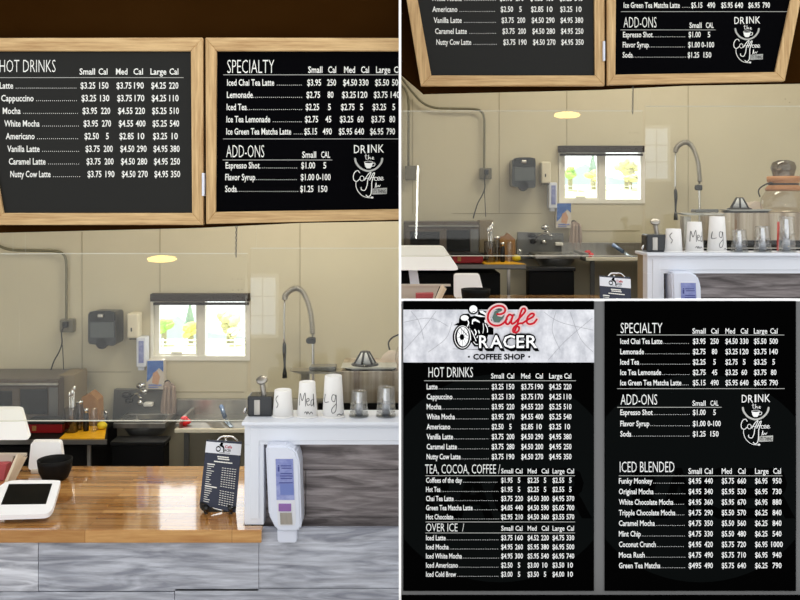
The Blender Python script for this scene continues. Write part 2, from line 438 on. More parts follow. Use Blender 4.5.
for i,(nm,x0,xe,p,q) in enumerate((('Espresso Shot',225.3,259.5,'$1.00','5'),('Flavor Syrup',225,255,'$1.00','0-100'),('Soda',224.8,236.5,'$1.25','150'))):
    yc = lerp(165.3,188.8,i/2); t = i/2
    text(bm, nm, x0, xe, yc-3.1, yc+3.1, fn); dots(bm, xe+1, 298, yc+2.6, fn)
    prices(bm, fn, yc, 3.1, [(lerp(301,300,t),lerp(315,313.3,t)),(lerp(320,318.3,t),lerp(329.3,327.3,t))], (p,q)); row_end(spec, 'paint_white')
for a_,b_,v_ in ((223,420,74.6),(223,420,138.8),(222.5,332,159.9)):
    bm = B(); ribbon(bm, [(a_,v_),(b_,v_)], .6, fn); obj('ruled_line', bm, 'line_grey', spec)

def drink_art(parent, fn, cx, top, s, m1, m2):
    g = lambda a, b: fn(cx+a*s[0], top+b*s[1])
    g1 = lambda a, b: g(a, b+1.2)
    bm = B()
    for ch, a, b, y in (('D',-13.6,-8.6,.3),('R',-7.4,-2.6,.4),('I',-1,.6,0),('N',2.2,7.4,-.3),('K',9,14.2,-.3)):
        text(bm, ch, a, b, y+.1, y+8.6, g, 0)
    ribbon(bm, [(-2.6,9),(-2.6,13.5),(-1.2,14)], .5, g1); ribbon(bm, [(-3.8,10.6),(-1.2,10.4)], .4, g1)
    ribbon(bm, [(0,9.5),(-.2,14),(1,11.8),(1.8,14)], .5, g1); ribbon(bm, [(3,13.4),(4.6,12.6),(3.6,11.8),(3.1,13.8),(5,14)], .5, g1)
    # cup
    flat(bm, [(-4,17.6),(-3.2,21.5),(-1.8,23.6),(1.6,23.6),(3,21.5),(3.8,17.6),(0,18.2)], g1); ribbon(bm, ell(0,17.2,4,1.1,20), .4, g1, 1, True)
    ribbon(bm, [(3.6,18.4),(5.8,18.2),(5.4,20.8),(3,21.4)], .6, g1)
    # Coffee script
    ribbon(bm, [(-8.3,28.3),(-10,26),(-12.6,27.4),(-14.2,31.5),(-13.6,36),(-11,37.2),(-8.6,35)], .75, g1)
    ribbon(bm, ell(-6.2,34.2,1.9,2.6,10), .6, g1, 2, True)
    ribbon(bm, [(-3.8,36),(-1.8,32),(.6,28.6),(2.2,27.8),(1.2,31),(-.8,36),(-1.6,42),(-3.6,46.6),(-6.6,46),(-7,43.6)], .8, g1)
    ribbon(bm, [(1,36),(2.6,32.4),(4,29),(5.4,28.4),(4.6,32),(3,38),(2.8,45),(2,51),(-.4,53.4),(-2.4,51.6)], .85, g1)
    ribbon(bm, [(-3.6,34.4),(6,33)], .5, g1)
    ribbon(bm, [(8.2,33.6),(6,33),(5.4,35.6),(7.4,36.4)], .6, g1)
    for c in (9.2, 12.2): ribbon(bm, [(c-1,35),(c+1,34),(c+.4,32.6),(c-1,33.6),(c-.6,36),(c+1.8,35.4)], .6, g1)
    ribbon(bm, [(-11.8,38),(-11.6,43),(-9,49),(-4,53.4),(2.6,54.6)], .6, g1); ribbon(bm, ell(3.2,54.2,.8,.7,8), .9, g1, 1, True)
    ribbon(bm, [(6,44),(7,38.6),(7.2,43.4),(9,41.4),(9.6,43),(11,41)], .55, g1)
    obj('coffee_lettering', bm, m1, parent)
    bm = B(); ribbon(bm, [(-12.6,14.6),(-11.4,19.4),(-7,25),(0,27.6),(7,25),(11.4,19.4),(12.6,14.6)], 1.9, g)
    flat(bm, [(3.6,46.2),(17,45.2),(16.8,51.6),(3.4,52.2)], g); obj('arc_and_plate', bm, m2, parent)
    bm = B(); text(bm, 'ITS THING', 4.4, 16, 47, 50.8, lambda a, b: g(a,b)+Vector((0,-.002,0)), .01); obj('plate_lettering', bm, 'board_black', parent)
drink_art(spec, fn, 368.6, 144.6, (1.08,.955), 'paint_white', 'line_grey')

t = single('gap_glint', box(B(), X(201.9,5.97), X(204.3,5.97), 5.965, 6.125, H(196,5.97), H(173,5.97), .003), 'white_plastic', 'white strip standing in for the glint between the menu boards', 'glint', P(203,196,5.97))  # white strip added to paint the bright glint in the gap between boards

# chain
bm = B()
for i in range(12):
    v = 226+i*2.6; u = 236.4+(i%2)*.25-(i*.05)
    ribbon_pts = ell(u, v+1.3, .75 if i%2 == 0 else .3, 1.6, 10)
    pts = [P(a,b,6.1) for a,b in ribbon_pts]; tube(bm, pts+[pts[0]], .0022, 6, 1)
single('hanging_chain', bm, 'steel_dark', 'short thin chain hanging below the menu boards', 'chain', P(236,257,6.1), Z=6.1)

# acrylic screens
ZA = 6.17
def screen(u0,u1,v0,v1,Z,label,cham=False):
    t = thing('acrylic_screen', label, 'acrylic screen', P((u0+u1)/2,v1,Z), Z=Z, group='clear acrylic guards')
    bm = B(); pbox(bm, u0, u1, v0, v1, Z, .004); obj('clear_panel', bm, 'acrylic', t)
    bm = B(); pbox(bm, u0, u1, v0-.35, v0+.35, Z-.002, .008); obj('panel_edge', bm, 'acrylic_edge', t)
    bm = B(); pbox(bm, u0, u1, v1-.45, v1+.45, Z-.002, .008); obj('panel_edge', bm, 'acrylic_edge', t)
    for q in (u0+6, u1-6):
        bm = B(); tube(bm, [P(q,v0,Z+.002), P(q,229,Z+.002), P(q,215,ZH+.1)], .0006, 5, 1); obj('hanging_wire', bm, 'acrylic_edge', t)
    return t
screen(19.5,247.5,253.6,420.8,ZA,'clear acrylic screen hanging in front of the small window')
screen(-70,19,253.8,421.2,ZA+.02,'clear acrylic screen hanging in front of the microwave')
s3 = screen(250.5,470,248.2,412,ZA+.05,'clear acrylic screen hanging behind the cups and tall faucet')

# ================================================================== on the wall
def wt(name,label,cat,u,v,**k): k.setdefault('Z',8.2); return thing(name,label,cat,P(u,v,8.2),**k)
ZP = 8.23
t = wt('outlet_box','grey outlet box with black plug beside the towel dispenser','outlet',66,332)
bm = B(); tube(bm, [P(u,v,ZP) for u,v in ((-31,212),(-16,232),(-4,244),(10,249.5),(30,250.5),(54,251),(63,254),(66.3,263),(66.5,290),(66.3,321))], .0125, 10, 5); obj('conduit', bm, 'conduit', t)
bm = B(); pbox(bm, 59.5, 73, 319.5, 332.5, 8.19, .078, .006); obj('box', bm, 'box_grey', t)
bm = B(); pbox(bm, 62, 67, 322, 328, 8.14, .05, .008); obj('plug', bm, 'black_plastic', t)
bm = B(); tube(bm, [P(u,v,8.13) for u,v in ((63.5,327),(61.5,333),(62,343),(59,352),(54,361),(51,370),(48.5,379))], .006, 8, 5)
tube(bm, [P(u,v,8.15) for u,v in ((62.5,345),(63.2,360),(64,377))], .004, 8, 3); obj('cord', bm, 'black_plastic', t)
t = wt('outlet_box','grey outlet box under a vertical conduit above the microwave','outlet',-21,333, rooms=RIGHT)
bm = B(); tube(bm, [P(u,v,ZP) for u,v in ((-31,222),(-24,230),(-21,244),(-21,280),(-21,317))], .0125, 10, 5); obj('conduit', bm, 'conduit', t)
bm = B(); pbox(bm, -27, -14, 317, 333.5, 8.19, .078, .006); obj('box', bm, 'box_grey', t)

t = wt('paper_towel_dispenser','smoky black paper towel dispenser mounted on the tan wall','dispenser',101,347)
bm = B(); prism(bm, rounded([P(88,312.5,8.03),P(115.5,312.5,8.03),P(115.5,346,8.03),P(88,344,8.03)],.12), (0,.235,0)); obj('body', bm, 'dark_dispenser', t)
bm = B(); pprism(bm, [(89.5,312),(96,310.8),(108,310.8),(114,312),(114,321),(89.5,321)], 8.01, .04); obj('lid', bm, 'black_plastic', t)
bm = B(); pbox(bm, 97, 103, 314, 318, 7.99, .03, .01); obj('lock', bm, 'steel', t)
bm = B(); pbox(bm, 90, 113.5, 322, 338, 8.018, .02, .004); obj('window', bm, 'clear_grey', t)
bm = B(); lathe(bm, P(102,343,8.05), [(.05,-.02),(.055,0),(.04,.03)], 20, axis='y'); obj('turn_knob', bm, 'black_plastic', t)

t = wt('soap_dispenser','cream wall soap dispenser just left of the small window','dispenser',131.5,339)
bm = B(); pbox(bm, 126.5, 138, 313.5, 338.5, 8.12, .147, .018, 3); obj('body', bm, 'cream_plastic', t)
bm = B(); pbox(bm, 130.6, 131.8, 328, 331.5, 8.113, .01); obj('level_slot', bm, 'black_plastic', t)
bm = B(); pbox(bm, 129, 136.5, 337, 340, 8.14, .07, .004); obj('nozzle', bm, 'box_grey', t)
t = wt('sanitizer_dispenser','slim white wall dispenser with a blue printed label','dispenser',140.5,370)
bm = B(); pbox(bm, 136, 145.5, 337.5, 367.5, 8.13, .137, .012, 3); obj('body', bm, 'white_plastic', t)
bm = B(); pbox(bm, 138.5, 143.5, 341, 363, 8.125, .01); obj('label', bm, 'label_blue', t)
bm = B(); pbox(bm, 138, 144, 367, 370.5, 8.15, .06, .004); obj('push_bar', bm, 'white_plastic', t)
t = wt('glove_box','blue and cream glove box hung above the hand sink','box',155,390)
bm = B(); pprism(bm, [(147,360.5),(163.5,360.3),(164,389.3),(146.2,389.3)], 8.17, .097); obj('carton', bm, 'poster_cream', t)
bm = B(); pprism(bm, [(147.3,361),(163.2,360.8),(163.2,372),(159,368),(155,372),(150,379),(146.8,382)], 8.165, .008); obj('blue_print', bm, 'poster_blue', t)
bm = B(); pprism(bm, [(153,373),(157,371),(160,377),(158,385),(152,383)], 8.163, .006); obj('hand_print', bm, 'poster_skin', t)
bm = B(); pbox(bm, 148.5, 161.5, 384.5, 386, 8.164, .006); pbox(bm, 148.5, 158, 387, 388, 8.164, .006); obj('text_band', bm, 'label_blue', t)

# ================================================================== back work table (left)
ZT = 7.2; TZ = H(439,ZT)
AZ = 7.6
t = thing('work_table','black work table with steel edge under the microwave','table',(X(20,7.7),7.7,0),az=AZ,floor=True,Z=7.3)
bm = B(); prism(bm, [(X(-66,ZT),ZT,TZ-.05),(X(107,ZT),ZT,TZ-.05),(X(108,8.2),8.2,TZ-.05),(X(-66,ZT),8.2,TZ-.05)], (0,0,.038)); obj('tabletop', bm, 'black_matte', t)
bm = B(); pbox(bm, -66, 106.5, 440, 444.5, ZT-.008, .02); obj('steel_edge', bm, 'steel_dark', t)
for u,Z in ((89.5,7.24),(76,8.1),(-60,7.24),(-60,8.1)):
    bm = B(); box(bm, X(u,Z)-.014, X(u,Z)+.014, Z-.014, Z+.014, -.9, TZ-.05); obj('leg', bm, 'steel', t)
bm = B(); box(bm, X(-60,7.3), X(84,7.3), 7.35, 8.15, -.9, TZ-.1); obj('storage_bin', bm, 'black_matte', t)
t = thing('microwave','large dark stainless microwave oven on the black work table','microwave',P(18,420,7.72),az=AZ)
zf = 7.72
bm = B(); box(bm, X(-28,zf), X(58.5,zf), zf, 8.2, TZ-.012, H(379,zf), .01); obj('body', bm, 'microwave_body', t)
bm = B(); pbox(bm, -26, 45.5, 388, 421, zf-.02, .03, .004); dr = obj('door', bm, 'microwave_body', t)
bm = B(); pbox(bm, -22, 12, 391, 417, zf-.024, .01); pbox(bm, 20, 47, 389, 414, zf-.024, .01, .003); obj('door_glass', bm, 'microwave_glass', dr)
bm = B(); pbox(bm, -24, 57, 383.5, 386, zf-.03, .04, .008); obj('door_handle', bm, 'steel', dr)
bm = B(); pbox(bm, 49, 57.5, 388, 420, zf-.01, .02); obj('control_panel', bm, 'steel_dark', t)
t = thing('cardboard_box','plain tan cardboard box standing beside the microwave','box',P(68,424,7.85),az=AZ)
bm = B(); pbox(bm, 59.5, 75, 375, 416.5, 7.85, .3); obj('carton', bm, 'cardboard', t)
t = thing('food_container','dark container with a red front in front of the microwave','container',(X(45,7.45),7.45,TZ-.012),az=AZ)
zc = 7.42
bm = B(); pbox(bm, 27, 62, 424, 433.2, zc, .2, .006); obj('tub', bm, 'red', t)
bm = B(); pbox(bm, 24, 64, 422.3, 424.4, zc-.01, .22, .004); obj('lid', bm, 'black_plastic', t)
bm = B(); pbox(bm, 32, 36, 426, 431, zc-.006, .01, .002); obj('sticker', bm, 'paper_bag', t)
t = thing('cutting_board','bright yellow cutting board on the end of the black table','cutting board',P(83,439,7.22),az=AZ,Z=7.35)
bm = B(); zz = TZ-.012
y0, y1 = 7.215, 7.62
xa, xb, xc, xd = X(58.5,7.2), X(104,7.2), X(106.5,7.62), X(73,7.62)
prism(bm, [(xa,y0,zz),(xb,y0,zz),(xc,y1,zz),(xd,y1,zz)], (0,0,.012)); obj('slab', bm, 'yellow_board', t)
bm = B(); box(bm, X(66,7.6), X(68,7.6), 7.58, 7.6, zz+.012, zz+.013); obj('hang_mark', bm, 'yellow_board', t)
bz = zz+.013
def jar(name,label,cat,u,Z,wpx,vtop,m,lid=None,lidm=None,grp=None,base=None):
    r = wpx/2*Z/F; h = H(vtop,Z)-(base or bz)
    t = thing(name,label,cat,(X(u,Z),Z,(base or bz)),az=AZ,group=grp)
    bm = B(); lathe(bm, (X(u,Z),Z,(base or bz)), [(r*.9,0),(r,.01),(r,h*.8),(r*.8,h*.93),(r*.8,h)], 20); obj('body', bm, m, t)
    if lid: bm = B(); lathe(bm, (X(u,Z),Z,(base or bz)+h), [(r*.85,-.004),(r*.85,lid)], 20); obj('lid', bm, lidm, t)
    return t
t = thing('utensil_jar','clear jar holding upright metal utensils on the yellow board','utensil jar',(X(71.5,7.42),7.42,bz),az=AZ)
bm = B(); lathe(bm, (X(71.5,7.42),7.42,bz), [(.05,0),(.056,.01),(.056,.19),(.052,.2)], 20); obj('jar', bm, 'smoky_glass', t)
for du, vt_, r in ((-1.6,392,.006),(1.2,390,.009),(3.2,386,.006)):
    bm = B(); tube(bm, [(X(71.5+du*.5,7.42),7.42,bz+.01), P(71+du,vt_,7.42)], r, 8, 1); ball(bm, P(71+du,vt_+3,7.42), r*2, r*1.2, r*4, 2); obj('utensil', bm, 'chrome', t)
jar('glass_jar','small glass jar with a metal lid beside the utensil jar','jar',79.5,7.5,8,403,'smoky_glass',.02,'chrome')
jar('syrup_bottle','small dark bottle standing at the middle of the yellow board','bottle',86,7.45,5.5,412,'black_plastic',.03,'chrome')
jar('glass_tumbler','short clear tumbler standing by the yellow lemon','glass',94,7.45,7,408,'cup_clear')
t = thing('paper_bag','crumpled brown paper bag standing behind the jars','bag',(X(88,7.75),7.75,TZ-.012),az=AZ)
bm = B(); pprism(bm, [(80,425),(79.5,402),(82,397),(87,396),(89.5,392.5),(92,394.5),(95,397),(98,400),(98.5,425)], 7.7, .14); obj('bag', bm, 'paper_bag', t)
single('lemon', ball(B(), (X(102,7.5),7.5,bz+.032), .042, .035, .034, 3), 'lemon', 'yellow lemon at the right end of the yellow board', 'lemon', (X(102,7.5),7.5,bz), az=AZ)
t = thing('glass_tumbler','short clear tumbler at the far right of the table','glass',(X(105,7.72),7.72,TZ-.012),az=AZ)
bm = B(); lathe(bm, (X(105,7.72),7.72,TZ-.012), [(.03,0),(.034,.12)], 18); obj('body', bm, 'cup_clear', t)

# hand sink
t = wt('hand_sink','small wall-mounted stainless hand sink with dark underside','sink',140,428,az=8.0,Z=8.0)
zs = 7.8; rz = H(423,zs)
bm = B(); pprism(bm, [(114,389.5),(166,391),(168,420),(112.5,420)], 8.2, .068); obj('backsplash', bm, 'steel_dark', t)
bm = B()
box(bm, X(113,zs), X(165.5,zs), zs, zs+.045, H(428.5,zs), rz, .005); box(bm, X(113,zs), X(117.5,zs), zs+.04, 8.2, H(428.5,zs), rz, .004); box(bm, X(161,zs), X(165.5,zs), zs+.04, 8.2, H(428.5,zs), rz, .004); box(bm, X(113,zs), X(165.5,zs), 8.13, 8.2, H(428.5,zs), rz, .004)
obj('rim', bm, 'steel', t)
bm = B(); lathe(bm, (X(140,zs), 8.0, rz-.16), [(.05,0),(.15,.02),(.19,.08),(.195,.15),(.185,.15),(.14,.04),(.0,.03)], 28); obj('basin', bm, 'steel_dark', t)
bm = B(); tube(bm, [(X(139,zs),8.0,rz-.14),(X(139,zs),8.0,rz-.45),(X(139,zs),8.1,rz-.52),(X(139,zs),8.25,rz-.52)], .022, 10, 4); obj('drain_pipe', bm, 'steel_dark', t)
bm = B(); tube(bm, [P(131,404,8.15),P(131,398,8.12),P(137,394,8.03),P(141,399,7.96)], .012, 10, 5)
lathe(bm, P(140,404,8.13), [(.03,0),(.03,.02),(.018,.04)], 16); obj('faucet', bm, 'chrome', t)
for u,v in ((126,395),(141,385.5)):
    bm = B(); ball(bm, P(u,v,8.12), .045, .04, .03, 2); ball(bm, P(u+3,v+6,8.15), .04, .03, .03, 2); obj('faucet_handle', bm, 'chrome' if u>130 else 'black_plastic', t)
t = wt('dish_sponge','pale sponge and cloth on the back of the hand sink','sponge',147,406,az=8.0)
bm = B(); pbox(bm, 143, 152, 403, 407, 8.12, .07, .01); obj('sponge', bm, 'white_paper', t)
t = wt('hanging_apron','grey pink cloth apron hanging beside the hand sink','apron',168,422)
bm = B()
base = [(163,384),(166,381.5),(170,383),(174.5,386),(175.5,400),(175.5,421),(170,422.5),(160.5,420.5),(160.2,405),(162.5,392)]
pprism(bm, base, 8.15, .05); bmesh.ops.bevel(bm, geom=bm.edges[:], offset=.012, segments=2, affect='EDGES'); obj('cloth', bm, 'cloth_pink', t)
for a,b in ((165.5,164.2),(169,168.2),(172.5,172.6)):
    bm = B(); tube(bm, [P(a,386,8.145),P(b,402,8.14),P(b-.4,420,8.145)], .012, 8, 4); obj('fold', bm, 'cloth_pink', t)
bm = B(); tube(bm, [P(164.5,384,8.17),P(166,381,8.19),P(168.5,380.8,8.19),P(171,384,8.17)], .007, 8, 4); obj('neck_strap', bm, 'cord_dark', t)

# wall base behind is tan; low dark shelf under right sink table
ZS = 7.6; SZ = H(429.5,ZS)
t = thing('steel_sink_table','long stainless sink table against the wall under the small window','sink table',(X(230,7.9),7.9,0),az=7.9,Z=7.75,floor=True)
bm = B(); box(bm, X(175,ZS), X(455,ZS), ZS+.02, 8.22, SZ-.03, SZ-.015); obj('tabletop', bm, 'steel', t)
bm = B(); pbox(bm, 174.5, 455, 429, 433, ZS, .03, .005); obj('front_rim', bm, 'cream_plastic', t)
bm = B(); box(bm, X(174.5,ZS), X(178,ZS), ZS+.03, 8.2, SZ-.04, SZ+.045, .004); obj('side_rim', bm, 'steel', t)
bm = B(); pbox(bm, 176, 470, 399.5, 416, 8.2, .055, .006); obj('backsplash', bm, 'steel', t)
bm = B(); box(bm, X(250,ZS), X(455,ZS), ZS+.08, 8.15, SZ-.34, SZ-.03, .02); obj('basin', bm, 'steel_dark', t)
for u in (184,330,452):
    bm = B(); box(bm, X(u,ZS)-.02, X(u,ZS)+.02, ZS+.08, ZS+.12, -.9, SZ-.03); obj('leg', bm, 'steel_dark', t)
sz = SZ-.015
def small(name,label,cat,u,Z,build,**k):
    t = thing(name,label,cat,(X(u,Z),Z,sz),az=7.9,**k); build(t); return t
def f(t):
    bm = B(); 
    for dx,dz in ((-.025,.03),(.025,.03),(0,.055),(0,.02)): ball(bm, (X(184.5,7.8)+dx,7.8,sz+dz), .034,.03,.026,2,.12)
    obj('mesh_pad', bm, 'red_bright', t)
small('scrub_pad','crumpled red scrub pad on the steel sink table','scrub pad',184.5,7.8,f)
def f(t):
    bm = B(); tube(bm, [(X(219,7.9),8.0,sz+.12),(X(226,7.9),7.85,sz+.06)], .02, 8, 1); obj('handle', bm, 'blue_handle', t)
    bm = B(); prism(bm, [(X(225,7.8),7.84,sz+.06),(X(233,7.7),7.72,sz+.005),(X(230,7.7),7.7,sz+.002),(X(224,7.8),7.8,sz+.03)], (0,.004,.006)); obj('blade', bm, 'knife_blade', t)
small('kitchen_knife','knife with a blue handle lying across the sink table','knife',226,7.85,f)

t = thing('storage_crate','black storage crate on the floor under the hand sink','crate',(X(135,7.65),7.65,0),az=7.9,Z=7.65,floor=True)
bm = B(); pbox(bm, 111, 164, 446, 700, 7.56, .18, .01); obj('crate_body', bm, 'black_matte', t)
bm = B(); pbox(bm, 110, 165, 442, 446, 7.55, .2, .005); obj('lid', bm, 'black_plastic', t)

# prep faucet
t = thing('spring_faucet','tall chrome pre-rinse faucet with an arched spring hose','faucet',(X(313,8.0),8.0,sz),az=7.9)
zq = 8.0
bm = B(); tube(bm, [(X(313.6,zq),zq,sz),P(313.4,400,zq),P(313.2,362,zq),P(313,332,zq)], .014, 10, 2); lathe(bm, (X(313.5,zq),zq,sz), [(.04,0),(.04,.03),(.022,.05),(.022,.25),(.016,.26)], 18); obj('riser', bm, 'chrome', t)
arc = [P(u,v,zq-.02) for u,v in ((284.6,300),(285.5,295),(290,290.5),(296,288.3),(302,291),(307,300),(310.5,312),(312,324),(312.6,334))]
bm = B(); tube(bm, arc, .019, 12, 6)
sp = spline(arc, 10)
for i in range(2, len(sp)-1, 2):
    p = sp[i]; d = (sp[i+1]-sp[i-1]).normalized(); a = d.cross(Vector((0,1,0))).normalized(); b = d.cross(a)
    ring = [p+(a*math.cos(q*math.pi/5)+b*math.sin(q*math.pi/5))*.0235 for q in range(11)]; tube(bm, ring, .0045, 5, 1)
obj('spring_hose', bm, 'steel', t)
bm = B(); tube(bm, [P(284.6,299,zq-.02),P(284.3,320,zq-.02),P(284.3,345,zq-.02)], .009, 8, 3); obj('hose', bm, 'chrome', t)
bm = B(); tube(bm, [P(284.3,343,zq-.02),P(284.4,352,zq-.03),P(284.6,362,zq-.02),P(284.8,378,zq-.02)], .018, 10, 3, rr=lambda q: .014+.010*(q>.8)+.004*math.sin(q*6)); obj('spray_handle', bm, 'dark_dispenser', t)
bm = B(); pbox(bm, 307.5, 315.5, 337.5, 344, zq-.03, .05, .012); lathe(bm, P(309,341,zq-.05), [(.025,0),(.03,.02),(.02,.04)], 14, axis='y'); obj('wall_bracket', bm, 'dark_dispenser', t)

# ================================================================== steel bar unit behind the ledge
ZU = 6.5
t = thing('steel_bar_unit','brushed stainless bar unit behind the row of cups','bar unit',(X(370,6.8),6.8,0),az=6.5,floor=True,Z=6.5)
bm = B(); box(bm, X(340,ZU), X(470,ZU), ZU, 7.05, -.9, H(371,ZU), .008); obj('body', bm, 'steel_panel', t)
bm = B(); pbox(bm, 318, 471, 403.5, 418, ZU-.02, .03); obj('black_base', bm, 'black_matte', t)
bm = B(); pprism(bm, [(289,371),(342,372.2),(342,374),(300,374)], ZU, .14); pbox(bm, 301, 309, 373, 420, ZU+.1, .1); obj('side_shelf', bm, 'steel', t)
top = H(371,ZU)
bm = B(); box(bm, X(309,ZU), X(336,ZU), ZU+.01, ZU+.13, H(371,ZU), H(367,ZU), .006); single('drip_tray', bm, 'steel_dark', 'flat dark grey tray left of the steel unit', 'tray', P(322,371,ZU+.05), az=ZU, Z=ZU)
t = thing('serving_tray','flat grey tray holding the dripper on the steel unit','tray',(X(368,ZU+.1),ZU+.1,top),az=ZU,Z=ZU)
bm = B(); pprism(bm, [(341,367.6),(397,367.4),(394,369.2),(352,369.4)], ZU-.01, .2); obj('tray_top', bm, 'tray_grey', t)
bm = B(); pprism(bm, [(345,369.2),(396,369),(392,370.9),(350,370.9)], ZU+.005, .17); obj('tray_base', bm, 'black_plastic', t)
t = thing('coffee_dripper','black ribbed cone coffee dripper upside down on the tray','dripper',(X(365.5,ZU+.12),ZU+.12,H(367.6,ZU)),az=ZU,Z=ZU)
zd = ZU+.1; cx = X(365,zd); b0 = H(367.6,ZU); hh = H(351,zd)-b0
bm = B(); lathe(bm, (cx,zd,b0), [(.075,.012),(.026,hh-.006),(.022,hh-.006),(.07,.012)], 28); obj('cone', bm, 'frosted', t)
bm = B(); lathe(bm, (cx,zd,b0), [(.1,0),(.1,.01),(.078,.018),(.07,.005)], 28); lathe(bm, (cx,zd,b0), [(.027,hh-.012),(.027,hh),(.02,hh)], 20); obj('rim', bm, 'black_plastic', t)
for k in range(6):
    a = 2*math.pi*k/6+.25
    bm = B(); tube(bm, [(cx+.078*math.cos(a),zd+.078*math.sin(a),b0+.012),(cx+.027*math.cos(a),zd+.027*math.sin(a),b0+hh-.004)], .0085, 8, 1); obj('rib', bm, 'black_plastic', t)
t = thing('coffee_carafe','glass coffee carafe with a wooden collar and leather tie','carafe',(X(420,ZU+.15),ZU+.15,top),az=ZU,Z=ZU)
zc = ZU+.18; cx = X(420,zc); R = lambda px: px*zc/F; hv = lambda v: H(v,zc)-top
bm = B(); lathe(bm, (cx,zc,top), [(R(18),0),(R(23),hv(367)),(R(25),hv(359)),(R(24),hv(350)),(R(19),hv(342)),(R(13),hv(338)),(R(12),hv(325)),(R(13),hv(316))], 32); obj('bowl', bm, 'jar_glass', t)
bm = B(); lathe(bm, (cx,zc,top), [(R(19.5),hv(341.5)),(R(20),hv(339)),(R(16.5),hv(335)),(R(16.5),hv(333)),(R(18),hv(330)),(R(18),hv(325)),(R(12),hv(325))], 32); obj('wooden_collar', bm, 'collar_wood', t)
bm = B(); lathe(bm, (cx,zc,top), [(R(16.8),hv(335)),(R(16.8),hv(333))], 28); tube(bm, [P(404,334,zc-.06),P(399,334.5,zc-.08),P(392,338,zc-.06),P(388.5,343,zc-.05),P(389.8,350,zc-.06)], .006, 8, 5); obj('leather_tie', bm, 'cord_dark', t)
bm = B(); lathe(bm, (cx,zc,top), [(R(11),hv(325)),(R(14),hv(315)),(R(12),hv(309)),(R(6),hv(306.5))], 28); obj('glass_lid', bm, 'smoky_glass', t)
t = thing('paper_filter_stack','pale pink round paper filters leaning beside the carafe','coffee filters',(X(391,ZU+.3),ZU+.3,top),az=ZU,Z=ZU)
bm = B(); zf_ = ZU+.36
for k in range(3):
    pts = [(377+k*2.4,368.5),(379+k*2.4,362),(383+k*2.4,355),(389+k*2.4,350.6),(395+k*2.4,352),(399+k*2.4,360),(400+k*2.4,368.5)]; pprism(bm, pts, zf_-k*.03, .012)
obj('filters', bm, 'pinkish', t)

# ================================================================== ledge
ZL = 5.6; AL = 5.72
LZ = H(421,ZL)
lt = thing('ledge_counter','white trimmed raised ledge counter with a shaded grey plank panel','ledge',(X(360,5.85),5.85,0),az=AL,Z=AL,floor=True)
bm = B(); box(bm, X(242.5,ZL), X(480,ZL), ZL-.035, 5.9, H(424.5,ZL), LZ, .005); obj('top_slab', bm, 'ledge_white', lt)
bm = B(); pbox(bm, 244.5, 480, 424.5, 444.8, ZL, .12, .003); pbox(bm, 250, 480, 428, 441, ZL-.006, .01, .004); obj('top_rail', bm, 'ledge_white', lt)
bm = B(); pbox(bm, 244.5, 263.8, 444.8, 524.8, ZL, .12, .003); pbox(bm, 250.2, 259, 428, 519, ZL-.007, .01, .003); obj('stile', bm, 'ledge_white', lt)
bm = B(); box(bm, X(245.5,ZL), X(247.5,ZL), ZL+.12, 5.89, -.9, H(424.5,ZL)); obj('side_panel', bm, 'cardboard', lt)
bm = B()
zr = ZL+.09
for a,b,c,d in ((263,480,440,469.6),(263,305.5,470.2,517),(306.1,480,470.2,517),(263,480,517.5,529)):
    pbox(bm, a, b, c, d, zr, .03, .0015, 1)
obj('plank_panel', bm, 'plank_shaded', lt)
bm = B(); box(bm, X(248,ZL), X(480,ZL), zr+.03, zr+.05, -.9, LZ-.03); obj('back_board', bm, 'black_matte', lt)

# front half wall of grey planks
ZF = 5.56
bm = B()
jz = .952
def plank(u0,u1,v0,v1,mi=0): pbox(bm, u0, u1, v0, v1, ZF, .025, .0015, 1, mi)
plank(-90,38,541,591.5,1); plank(38.6,258.6,541,591,0); plank(259,480,528,588,0)
plank(-90,174.3,592.2,650,0); plank(174.9,480,588.8,650,2)
box(bm, X(-90,ZF), X(480,ZF), ZF+.025, ZF+.03, -.9, H(528,ZF)-.09)
box(bm, X(262,ZF), X(480,ZF), ZF+.0255, ZF+.03, -.9, H(528,ZF))
for zt in (.3,):
    box(bm, X(-90,ZF), X(480,ZF), ZF, ZF+.025, -.9, zt, .001, 1)
struct('wall_front', bm, ['plank_grey','plank_pale','plank_grey'], 5.72)

# wooden counter
CZ = .95
ct = thing('wood_counter','glossy butcher block service counter over the grey plank wall','counter',(X(120,6.2),6.2,CZ-.08),az=6.84,Z=6.84)
bm = B()
prism(bm, [(X(UL,6.0),5.51,CZ-.078),(X(261.5,5.51),5.51,CZ-.078),(X(261.5,5.51),5.592,CZ-.078),(X(244,5.6),5.592,CZ-.078),(X(244,5.6),6.84,CZ-.078),(X(UL,6.0),6.84,CZ-.078)], (0,0,.078))
bmesh.ops.bevel(bm, geom=[e for e in bm.edges if abs(e.verts[0].co.z-e.verts[1].co.z)<1e-4], offset=.004, segments=2, affect='EDGES')
obj('slab', bm, 'butcher_block', ct)

